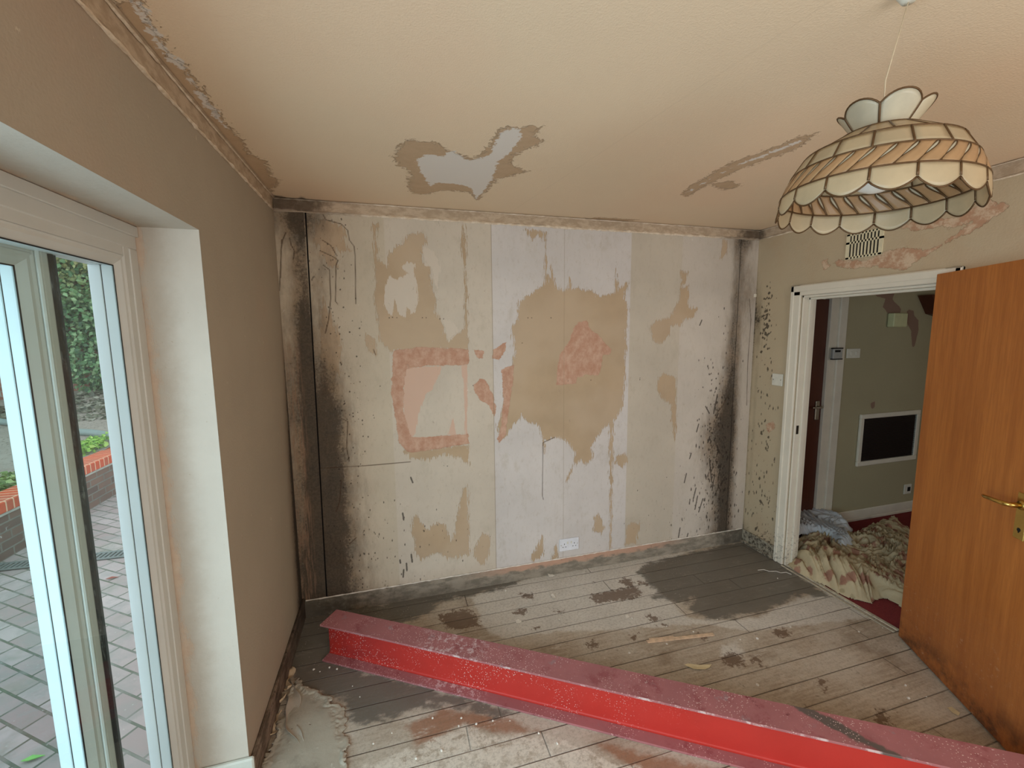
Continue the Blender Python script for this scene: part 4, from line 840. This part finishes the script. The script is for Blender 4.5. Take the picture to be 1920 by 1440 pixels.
# raised bed: a bank of soil rising to the boundary wall
t = NT('soil', .95, .1); c = t.mix(t.noise(5, 8, .75), srgb(132, 120, 110), srgb(186, 174, 162)); c = t.mix(t.step(t.noise(30, 6, .75), .55, .65), c, srgb(74, 70, 60)); M_soil = t.end(c, t.bump(t.noise(12, 8, .75), .03))
def bankz(x, y):
    d = (PX-.2-x); return .27+.05*sm(d, .2, 2)+.52*sm(y-.35*d, 2.6, 6.6)+.02*np.sin(x*5+1)*np.sin(y*4)
def np_grid(x0, x1, y0, y1, c):
    A, B = np.meshgrid(np.arange(x0, x1, c), np.arange(y0, y1, c), indexing='ij'); nu, nv = A.shape; I = np.arange(nu*nv).reshape(nu, nv)
    return A, B, np.stack([I[:-1, :-1], I[1:, :-1], I[1:, 1:], I[:-1, 1:]], -1)
A, B, F = np_grid(-9, PX-.19, -4, 9, .06)
o = fast_mesh('garden_bed', np.stack([A, B, bankz(A, B)], -1).reshape(-1, 3), F.reshape(-1, 4), M_soil, smooth=True); tag(o, 'raised bed of bare soil and leaf litter', kind='structure')
def leaves(name, P, Nn, size, mat, fold=.25, aspect=.75):
    """one folded six-point leaf for every point of P, facing roughly along Nn"""
    n = len(P); Nn = Nn/np.linalg.norm(Nn, axis=1, keepdims=True); ran = RNG.normal(size=(n, 3)); ran[:, 2] -= 1.0
    T_ = ran-(ran*Nn).sum(1, keepdims=True)*Nn; T_ /= np.linalg.norm(T_, axis=1, keepdims=True); Bt = np.cross(Nn, T_); s = size[:, None]
    q = [P, P+s*(.35*T_+aspect*.5*Bt-fold*.4*Nn), P+s*T_-fold*.5*s*Nn, P+s*(.35*T_-aspect*.5*Bt-fold*.4*Nn), P+s*.5*T_+.04*s*Nn]
    V = np.stack(q, 1).reshape(-1, 3); i = np.arange(n)[:, None]*5
    F = np.concatenate([i+[[0, 1, 4, 4]]], 0)
    F = np.concatenate([i+np.array([[0, 1, 4]]), i+np.array([[1, 2, 4]]), i+np.array([[2, 3, 4]]), i+np.array([[3, 0, 4]])], 0)
    rnd = np.repeat(RNG.random(n), 5); return fast_mesh(name, V, F, mat, {'rnd': rnd})
def leafmat(name, dark, mid, light, warm=None, hz=(0, 1)):
    t = NT(name, .45, .5); r = t.attr('rnd'); c = t.mix(t.step(r, .1, .55), dark, mid); c = t.mix(t.step(r, .6, .98), c, light)
    if warm:
        Z = t.sep()[2]; k = t.mul(t.step(t.m('ADD', Z, t.mul(t.noise(1.2), .8)), *hz), t.step(t.m('FRACT', t.mul(r, 7.3)), .3, .7)); c = t.mix(t.mul(k, .75), c, warm)
    tr = t.n('ShaderNodeBsdfTranslucent'); t.put(tr.inputs[0], c); mx = t.n('ShaderNodeMixShader'); mx.inputs[0].default_value = .3; t.put(t.b.inputs['Base Color'], c)
    t.t.links.new(t.b.outputs[0], mx.inputs[1]); t.t.links.new(tr.outputs[0], mx.inputs[2]); t.t.links.new(mx.outputs[0], t.t.nodes['Material Output'].inputs[0]); return t.mat
M_ivy = leafmat('ivy_leaves', srgb(58, 92, 60), srgb(96, 140, 88), srgb(158, 186, 136), srgb(206, 196, 130), (2.6, 3.4))
M_gr = leafmat('groundcover_leaves', srgb(86, 118, 70), srgb(128, 158, 92), srgb(176, 196, 130))
M_br = leafmat('bright_leaves', srgb(104, 150, 50), srgb(146, 192, 74), srgb(186, 214, 110))
# boundary wall
W0, W1 = Vector((-9, 4.9, 0)), Vector((-1.2, 7.4, 0)); wdv = (W1-W0).normalized(); wnv = Vector((wdv.y, -wdv.x, 0))
bw = MB(); Mw = Matrix(((wdv.x, -wnv.x, 0, W0.x), (wdv.y, -wnv.y, 0, W0.y), (0, 0, 1, 0), (0, 0, 0, 1)))
M_bb = brickmat('boundary_bricks', srgb(150, 92, 76), srgb(176, 112, 92), srgb(168, 150, 138), (1, 1, 1), (math.pi/2, 0, 0))
bw.box((0, 0, .2), ((W1-W0).length, .22, 2.7), M=Mw); o = bw.build('boundary_wall', M_bb); tag(o, 'red brick garden boundary wall half hidden under ivy', 'garden wall')
n = 42000; s_ = 1.6+RNG.random(n)*5.6; z_ = RNG.random(n)**.9*3.5+.75
under = 1.5-.95*sm(s_, 4.5, 5.0)+.16*np.sin(s_*5)+.12*np.sin(s_*13)-.3*RNG.random(n)**4
k = z_ > under; s_, z_ = s_[k], z_[k]; dpt = .05+.35*RNG.random(len(s_))**1.5+.15*np.sin(s_*3+z_*2)*np.sin(z_*4)+.10*np.clip(z_-1.5, 0, 2)
Pn = np.stack([W0.x+wdv.x*s_+wnv.x*dpt, W0.y+wdv.y*s_+wnv.y*dpt, z_], -1); Nn = np.tile(np.array([wnv.x, wnv.y, .35]), (len(s_), 1))+RNG.normal(size=(len(s_), 3))*.6
o = leaves('ivy_hedge', Pn, Nn, RNG.uniform(.045, .10, len(s_)), M_ivy); tag(o, 'dense green ivy hanging over the boundary wall', 'ivy', kind='stuff')
MB().box((0, .3, .2), ((W1-W0).length, .9, 4.1), M=Mw, bev=.1).build('hedge_core', plain('hedge_dark_twigs', srgb(52, 66, 44), .9, amt=.4, sc=6), o)  # solid dark green filling behind the leaves
n = 9000; x_ = -8+RNG.random(n)*5.0; y_ = 3.6+RNG.random(n)*3; k = (bankz(x_, y_) > .50) & ((x_-W0.x)*wnv.x+(y_-W0.y)*wnv.y > .42); x_, y_ = x_[k], y_[k]
o = leaves('leaf_litter', np.stack([x_, y_, bankz(x_, y_)+.02], -1), RNG.normal(size=(len(x_), 3))*.5+[0, 0, 1], RNG.uniform(.05, .11, len(x_)), leafmat('dead_leaves', srgb(78, 80, 66), srgb(120, 120, 100), srgb(170, 164, 148)))
tag(o, 'grey-green leaf litter on the bank below the brick wall', 'leaf litter', kind='stuff')
n = 9000; x_ = PX-.28-RNG.random(n)**1.3*2.2; y_ = -.5+RNG.random(n)*3.3; k = (y_ < 2.75-.30*(PX-x_)+.2*np.sin(x_*6)) | (RNG.random(n) < .04); x_, y_ = x_[k], y_[k]
o = leaves('groundcover', np.stack([x_, y_, bankz(x_, y_)+.02+.09*RNG.random(len(x_))], -1), RNG.normal(size=(len(x_), 3))*.6+[0, 0, 1], RNG.uniform(.03, .07, len(x_)), M_gr)
tag(o, 'low green groundcover plants in the raised bed', 'groundcover', kind='stuff')
n = 420; x_ = PX-.38+RNG.normal(size=n)*.07; y_ = 3.62+RNG.normal(size=n)*.16
o = leaves('small_shrub', np.stack([x_, y_, .30+.16*RNG.random(n)], -1), RNG.normal(size=(n, 3))*.6+[0, 0, 1], RNG.uniform(.03, .07, n), M_br); tag(o, 'small bright green shrub behind the red coping', 'shrub')
pa, pb = at(-40, 797, 2, .47), at(230, 811, 2, .47); pts = [pa.lerp(pb, i/14) for i in range(15)]
for p in pts: p.z = float(bankz(p.x, p.y))+.035
o = MB(); o.tube(pts, .045, 12); o = o.build('grey_pipe', plain('grey_pipe', srgb(128, 140, 136), .5), smooth=True, org=tuple(pts[7])); tag(o, 'long grey pipe lying on the soil bank', 'pipe')
# drain channel
da, db = at(-30, 1068, 2, GZ), at(262, 1036, 2, GZ); dv = (db-da); L = dv.length; dv.normalize(); Md = Matrix(((dv.x, -dv.y, 0, 0), (dv.y, dv.x, 0, 0), (0, 0, 1, 0), (0, 0, 0, 1)))
o = empty('drain_channel', da, label='slotted drain channel grating crossing the patio paving', cat='drain')
M_dr = plain('drain_grey', srgb(110, 116, 114), .6); MB().box((0, -.07, .0005), (L, .07, .004), M=Md).build('channel', M_blk, o)
b = MB(); b.box((0, -.07, .003), (L, -.045, .012), M=Md, bev=.002); b.box((0, .045, .003), (L, .07, .012), M=Md, bev=.002)
for i in range(int(L/.035)): b.box((i*.035, -.046, .004), (i*.035+.018, .046, .011), M=Md)
b.build('grating', M_dr, o)
for nm, px, py, col, lab in (('fallen_leaf', 208, 1084, srgb(150, 72, 56), 'small reddish fallen leaf on the paving beyond the glass'), ('green_leaf', 57, 1423, srgb(130, 190, 100), 'small bright green leaf on the paving at the lower left')):
    p = at(px, py, 2, GZ+.008); b = MB(); b.add([(-.035, 0, 0), (0, .014, .006), (.05, .004, 0), (0, -.012, .004)], [(0, 1, 2, 3)]); b.add([(-.035, 0, -.002), (0, .014, .004), (.05, .004, -.002), (0, -.012, .002)], [(3, 2, 1, 0)])
    o = b.build(nm, plain(nm, col, .6)); o.location = p; tag(o, lab, 'leaf')

# ================================================================ DUST SHEETS IN THE DOORWAY
def vnoise(x, y, seed):
    g = np.random.default_rng(seed).random((64, 64)); xi, yi = np.floor(x).astype(int), np.floor(y).astype(int); fx, fy = x-xi, y-yi
    fx, fy = fx*fx*(3-2*fx), fy*fy*(3-2*fy); G = lambda a, b: g[a % 64, b % 64]
    return (G(xi, yi)*(1-fx)+G(xi+1, yi)*fx)*(1-fy)+(G(xi, yi+1)*(1-fx)+G(xi+1, yi+1)*fx)*fy
def cloth(name, poly, mat, base, amp, seed, flow, z0=0., extra=None, edge=.08, fs=1.):
    P = np.array([(p.x, p.y) for p in poly]); lo, hi = P.min(0)-.03, P.max(0)+.03
    A, B, F = np_grid(lo[0], hi[0], lo[1], hi[1], .0065); sd = sdf(A, B, [P], .3)
    sd = sd+.018*(vnoise(A*18, B*18, seed+9)-.5)
    ca, sa = math.cos(flow), math.sin(flow); wx = A+.10*(vnoise(A*5, B*5, seed)-.5); wy = B+.10*(vnoise(A*5+9, B*5, seed+1)-.5)
    th_ = 1.8*(vnoise(A*2.3, B*2.3, seed+2)-.5); U = wx*np.cos(flow+th_)+wy*np.sin(flow+th_); V_ = -wx*np.sin(flow+th_)+wy*np.cos(flow+th_)
    f1 = 1-np.abs(2*vnoise(U*4.5*fs, V_*13*fs, seed+3)-1); U2, V2 = U*.6+V_*.8, -U*.8+V_*.6; f2 = 1-np.abs(2*vnoise(U2*8*fs+3, V2*21*fs, seed+4)-1); f3 = vnoise(A*3.2, B*3.2, seed+5)
    h = base*(.45+.9*f3)+amp*(f1**1.5*.60+f2**1.4*.30)
    if extra: h = h+extra(A, B)
    e = sm(sd, -.004, edge); hb = base*(.45+.9*f3)+(extra(A, B) if extra else 0); z = z0+.004+hb*e*(.35+.65*e)+(h-hb)*sm(sd, -.002, .05)
    kx = .018*(vnoise(A*16, B*16, seed+6)-.5); ky = .018*(vnoise(A*16, B*16+7, seed+7)-.5)
    keep = (sd[:-1, :-1] > 0) & (sd[1:, 1:] > 0) & (sd[1:, :-1] > 0) & (sd[:-1, 1:] > 0)
    o = fast_mesh(name, np.stack([A+kx, B+ky, z], -1).reshape(-1, 3), F[keep], mat, smooth=True)
    import bmesh as bmm
    bm = bmm.new(); bm.from_mesh(o.data); bmm.ops.delete(bm, geom=[v for v in bm.verts if not v.link_faces], context='VERTS'); bm.to_mesh(o.data); bm.free()
    md = o.modifiers.new('thickness', 'SOLIDIFY'); md.thickness = .0025; md.offset = 1; return o
t = NT('floral_cotton', .9, .15); vc = t.co()
c = t.var(srgb(196, 180, 148), .10, 9)
fl = t.vor(12, t.co((1, 1, .6))); fm = t.step(t.m('ADD', fl, t.mul(t.noise(45, 4), .30)), .44, .56, 1, 0)
c = t.mix(t.mul(fm, .70), c, t.mix(t.noise(50, 3), srgb(120, 52, 50), srgb(170, 106, 92)))
gr = t.step(t.m('ADD', t.vor(13, t.co(loc=(3.3, 1.1, 0))), t.mul(t.noise(60, 4), .3)), .34, .44, 1, 0); c = t.mix(t.mul(gr, .45), c, srgb(124, 110, 78))
M_flor = t.end(c)
fp = [at(x, y, 2, .02) for x, y in sp("1474,1046 1484,1022 1500,1008 1512,1000 1545,1006 1560,1012 1590,1008 1612,1000 1640,985 1668,976 1690,984 1712,1000 1730,1060 1730,1150 1700,1140 1668,1122 1655,1118 1640,1132 1620,1126 1590,1118 1560,1102 1530,1088 1505,1078 1485,1066")]
hump = lambda A, B: .06*np.exp(-((A-3.42)/.12)**2-((B+.62)/.2)**2)+.05*np.exp(-((A-3.25)/.08)**2-((B+.45)/.1)**2)
o = cloth('floral_dust_sheet', fp, M_flor, .045, .095, 21, -1.1, 0.002, hump, .12); tag(o, 'crumpled cream floral dust sheet heaped in the doorway', 'dust sheet')
t = NT('pale_cotton', .9, .15); c = t.mix(t.noise(7, 4), srgb(186, 190, 196), srgb(214, 218, 222)); M_pc = t.end(c)
gp = [at(x, y, 2, .10) for x, y in sp("1480,950 1515,955 1545,962 1575,972 1600,990 1596,1004 1608,1018 1592,1030 1572,1026 1556,1010 1540,1002 1500,1000 1470,1002")]
o = cloth('pale_dust_sheet', gp, M_pc, .03, .06, 5, .5, .085, None, .05, .75); tag(o, 'crumpled pale grey-blue dust sheet lying on the floral sheet', 'dust sheet')

# ================================================================ DEBRIS ON THE FLOOR
M_lath = plain('bare_lath', srgb(216, 188, 160), .8, amt=.2, sc=40); M_pap = plain('cream_paper', srgb(214, 198, 160), .85, amt=.12, sc=15); M_chip = plain('plaster_chip', srgb(228, 222, 212), .9, amt=.1, sc=60)
a, c_ = at(1213, 1204, 2, 0), at(1338, 1190, 2, 0); v = (c_-a); L = v.length; v.normalize(); Ms = Matrix(((v.x, -v.y, 0, 0), (v.y, v.x, 0, 0), (0, 0, 1, 0), (0, 0, 0, 1)))
o = MB().box((0, -.012, .0005), (L, .010, .006), M=Ms, bev=.0015).box((L*.05, .010, .0005), (L*.42, .022, .004), M=Ms, bev=.001).build('wood_splinter', M_lath); o.location = a; tag(o, 'thin long splinter of bare wood lying along a floorboard', 'wood splinter')
def scrap(name, px, mat, label, th=.0015, z=.001, curl=0.0, cat='paper scrap', group=None):
    P = [at(x, y, 2, 0) for x, y in sp(px)]; c0 = sum(P, Vector())/len(P); n = len(P); b = MB(); rg = random.Random(px)
    top = [(p.x-c0.x, p.y-c0.y, z+th+curl*rg.random()) for p in P]; bot = [(p[0], p[1], p[2]-th) for p in top]
    b.add(top+[(0, 0, z+th+curl*.3)]+bot+[(0, 0, z+curl*.3)], [(i, (i+1) % n, n) for i in range(n)]+[(n+1+(i+1) % n, n+1+i, 2*n+1) for i in range(n)]+[(i, n+1+i, n+1+(i+1) % n, (i+1) % n) for i in range(n)])
    o = b.build(name, mat); o.location = c0; return tag(o, label, cat, group)
scrap('paper_scrap', '1283,1249 1290,1247 1312,1250 1334,1249 1330,1254 1322,1258 1302,1257 1290,1252', M_pap, 'cream torn paper scrap on the brown boards behind the beam', curl=.008)
scrap('paper_scrap', '1776,1328 1784,1326 1800,1338 1797,1343 1786,1338', M_pap, 'pale paper scrap on the boards near the bottom of the orange door', curl=.003)
scrap('plaster_chip', '1026,1078 1032,1076 1040,1080 1036,1082 1030,1083', M_chip, 'white curled flake near the far skirting below the socket', cat='plaster chip', curl=.012)
scrap('plaster_chip', '1032,1117 1037,1115 1042,1124 1036,1125', M_chip, 'upright white flake on the dusty boards in the middle of the floor', cat='plaster chip', curl=.014)
scrap('plaster_chip', '966,1166 972,1163 978,1166 976,1169 968,1170', M_chip, 'white flake on the pale boards at the left of the dusty area', cat='plaster chip', curl=.008)
scrap('plaster_chip', '1172,1156 1178,1154 1180,1158 1174,1160', M_chip, 'small white flake on the dusty boards left of the wet patch', cat='plaster chip', curl=.008)
chips = "880,1098 915,1150 948,1108 1068,1086 1093,1073 1049,1162 1185,1160 1134,1235 1345,1162 1300,1185 1250,1208 1388,1200 1458,1085 1558,1131 1655,1178 1420,1198 1482,1176 1610,1185 1575,1218 1698,1286 1704,1310 1737,1307 1420,1285 1135,1270 1180,1225 1250,1175 640,1210 588,1256 600,1260 632,1255 618,1252 661,1287 675,1307 811,1347 865,1347 893,1358 924,1352 828,1408 780,1423 735,1375 700,1395 1010,1375 1045,1395 956,1352 860,1362"
for i, (x, y) in enumerate(sp(chips)):
    p = at(x, y, 2, 0); rg = random.Random(i); r = rg.uniform(.003, .0075); b = MB(); n = 6; vs = []
    for zz, k in ((.0006, .9), (r*.6, 1), (r*1.1, .5)): vs += [(math.cos(6.283*j/n)*r*k*rg.uniform(.6, 1.3), math.sin(6.283*j/n)*r*k*rg.uniform(.6, 1.3), zz) for j in range(n)]
    b.add(vs, [tuple(range(n-1, -1, -1)), tuple(range(2*n, 3*n))]+[(q*n+j, q*n+(j+1) % n, (q+1)*n+(j+1) % n, (q+1)*n+j) for q in (0, 1) for j in range(n)])
    o = b.build('plaster_crumb', M_chip); o.location = p; tag(o, 'tiny white plaster crumb scattered on the bare floorboards', 'plaster crumb', 'plaster crumbs scattered over the floor')
# white thread
pts = [at(x, y, 2, .004) for x, y in sp('1421,1069 1432,1068 1442,1071 1455,1071 1464,1074 1474,1073 1484,1077')]; b = MB(); b.tube(pts, .0022, 5); o = b.build('white_string', M_chip, org=tuple(pts[0])); tag(o, 'short white string on the wet floor beside the floral sheet', 'string')
# torn grey vinyl sheet in the near left corner and peeled paper beside the skirting
t = NT('old_grey_vinyl', .55, .3); c = t.mix(t.noise(6, 7, .7), srgb(158, 150, 136), srgb(194, 186, 170)); c = t.mix(t.mul(t.step(t.noise(4, 6, .7, t.co(loc=(2, 2, 0))), .5, .66), .6), c, srgb(118, 112, 98))
c = t.mix(t.mul(t.step(t.noise(16, 6, .75), .62, .66), .8), c, srgb(214, 216, 204)); c = t.mix(t.step(t.noise(26, 6, .7, t.co(loc=(5, 2, 0))), .68, .70), c, srgb(96, 80, 60)); M_vin = t.end(c, t.bump(t.noise(10, 7, .7), .004))
P = [at(x, y, 2, .006) for x, y in sp("558,1276 566,1290 600,1308 636,1318 648,1332 646,1348 652,1362 648,1380 660,1392 652,1412 656,1436 640,1475 600,1500 470,1500 492,1446 508,1404 524,1362 540,1322 546,1296")]
A, B, F = np_grid(min(p.x for p in P)-.02, max(p.x for p in P)+.02, min(p.y for p in P)-.02, max(p.y for p in P)+.02, .003)
sd = sdf(A, B, [[(p.x, p.y) for p in P]], .2)+.05*(vnoise(A*11, B*11, 3)-.5)+.03*(vnoise(A*31, B*31, 2)-.5)+.018*(vnoise(A*83, B*83, 4)-.5)+.01*(vnoise(A*170, B*170, 14)-.5); Zv = .003+.012*vnoise(A*9, B*9, 8)*sm(sd, 0, .06)+.014*np.exp(-((sd-.012)/.014)**2)*(vnoise(A*14, B*14, 6)**2)*1.2
keep = (sd[:-1, :-1] > 0) & (sd[1:, 1:] > 0) & (sd[1:, :-1] > 0) & (sd[:-1, 1:] > 0)
o = fast_mesh('torn_vinyl_sheet', np.stack([A, B, Zv], -1).reshape(-1, 3), F[keep], M_vin, smooth=True)
import bmesh
bm = bmesh.new(); bm.from_mesh(o.data); bmesh.ops.delete(bm, geom=[v for v in bm.verts if not v.link_faces], context='VERTS'); bm.to_mesh(o.data); bm.free()
md = o.modifiers.new('thickness', 'SOLIDIFY'); md.thickness = .003; md.offset = 1
tag(o, 'torn grey vinyl flooring sheet left in the near left corner', 'vinyl sheet')
def curl(px0, px1, w, lift, mat, label, seed, z0=.004, cat='peeled paper'):
    a, c = at(*px0, 2, 0), at(*px1, 2, 0); v = (c-a); L = v.length; v.normalize(); s = Vector((-v.y, v.x, 0)); rg = np.random.default_rng(seed); nu, nv = 22, 9; vs = []
    ph = rg.random(4)*6
    for i in range(nu+1):
        for j in range(nv+1):
            u, q = i/nu, j/nv-.5; ww = w*(.55+.45*math.sin(u*3.1+.2)+.18*math.sin(u*17+ph[0])); bend = q*2.4+math.sin(u*5+ph[1])*.5
            p = v*(L*u-L/2)+s*(math.sin(bend)*ww*.5+.012*math.sin(u*9+ph[2]))+Vector((0, 0, z0+lift*(1-math.cos(bend))*.5+.006*math.sin(u*13+ph[3])+.006))
            vs.append(tuple(p))
    b = MB(); b.add(vs, [(i*(nv+1)+j, (i+1)*(nv+1)+j, (i+1)*(nv+1)+j+1, i*(nv+1)+j+1) for i in range(nu) for j in range(nv)])
    o = b.build('peeled_wallpaper', mat, smooth=True); o.location = (a+c)/2; md = o.modifiers.new('t', 'SOLIDIFY'); md.thickness = .001; return tag(o, label, cat)
M_pw = plain('peeled_paper', srgb(196, 172, 142), .9, amt=.2, sc=14); M_pw2 = plain('peeled_paper_grey', srgb(176, 166, 152), .9, amt=.2, sc=14)
curl((541, 1285), (560, 1400), .055, .03, M_pw2, 'long grey strip of peeled paper standing along the left edge of the vinyl sheet', 3)
curl((545, 1258), (532, 1300), .05, .03, M_pw, 'crumpled brown paper at the far end of the debris along the left skirting', 4)
curl((520, 1295), (508, 1345), .07, .05, M_pw, 'largest curled cream paper strip leaning on the left skirting', 5)
curl((516, 1345), (500, 1395), .06, .03, M_pw, 'curled cream paper strip nearest the white skirting end', 6)
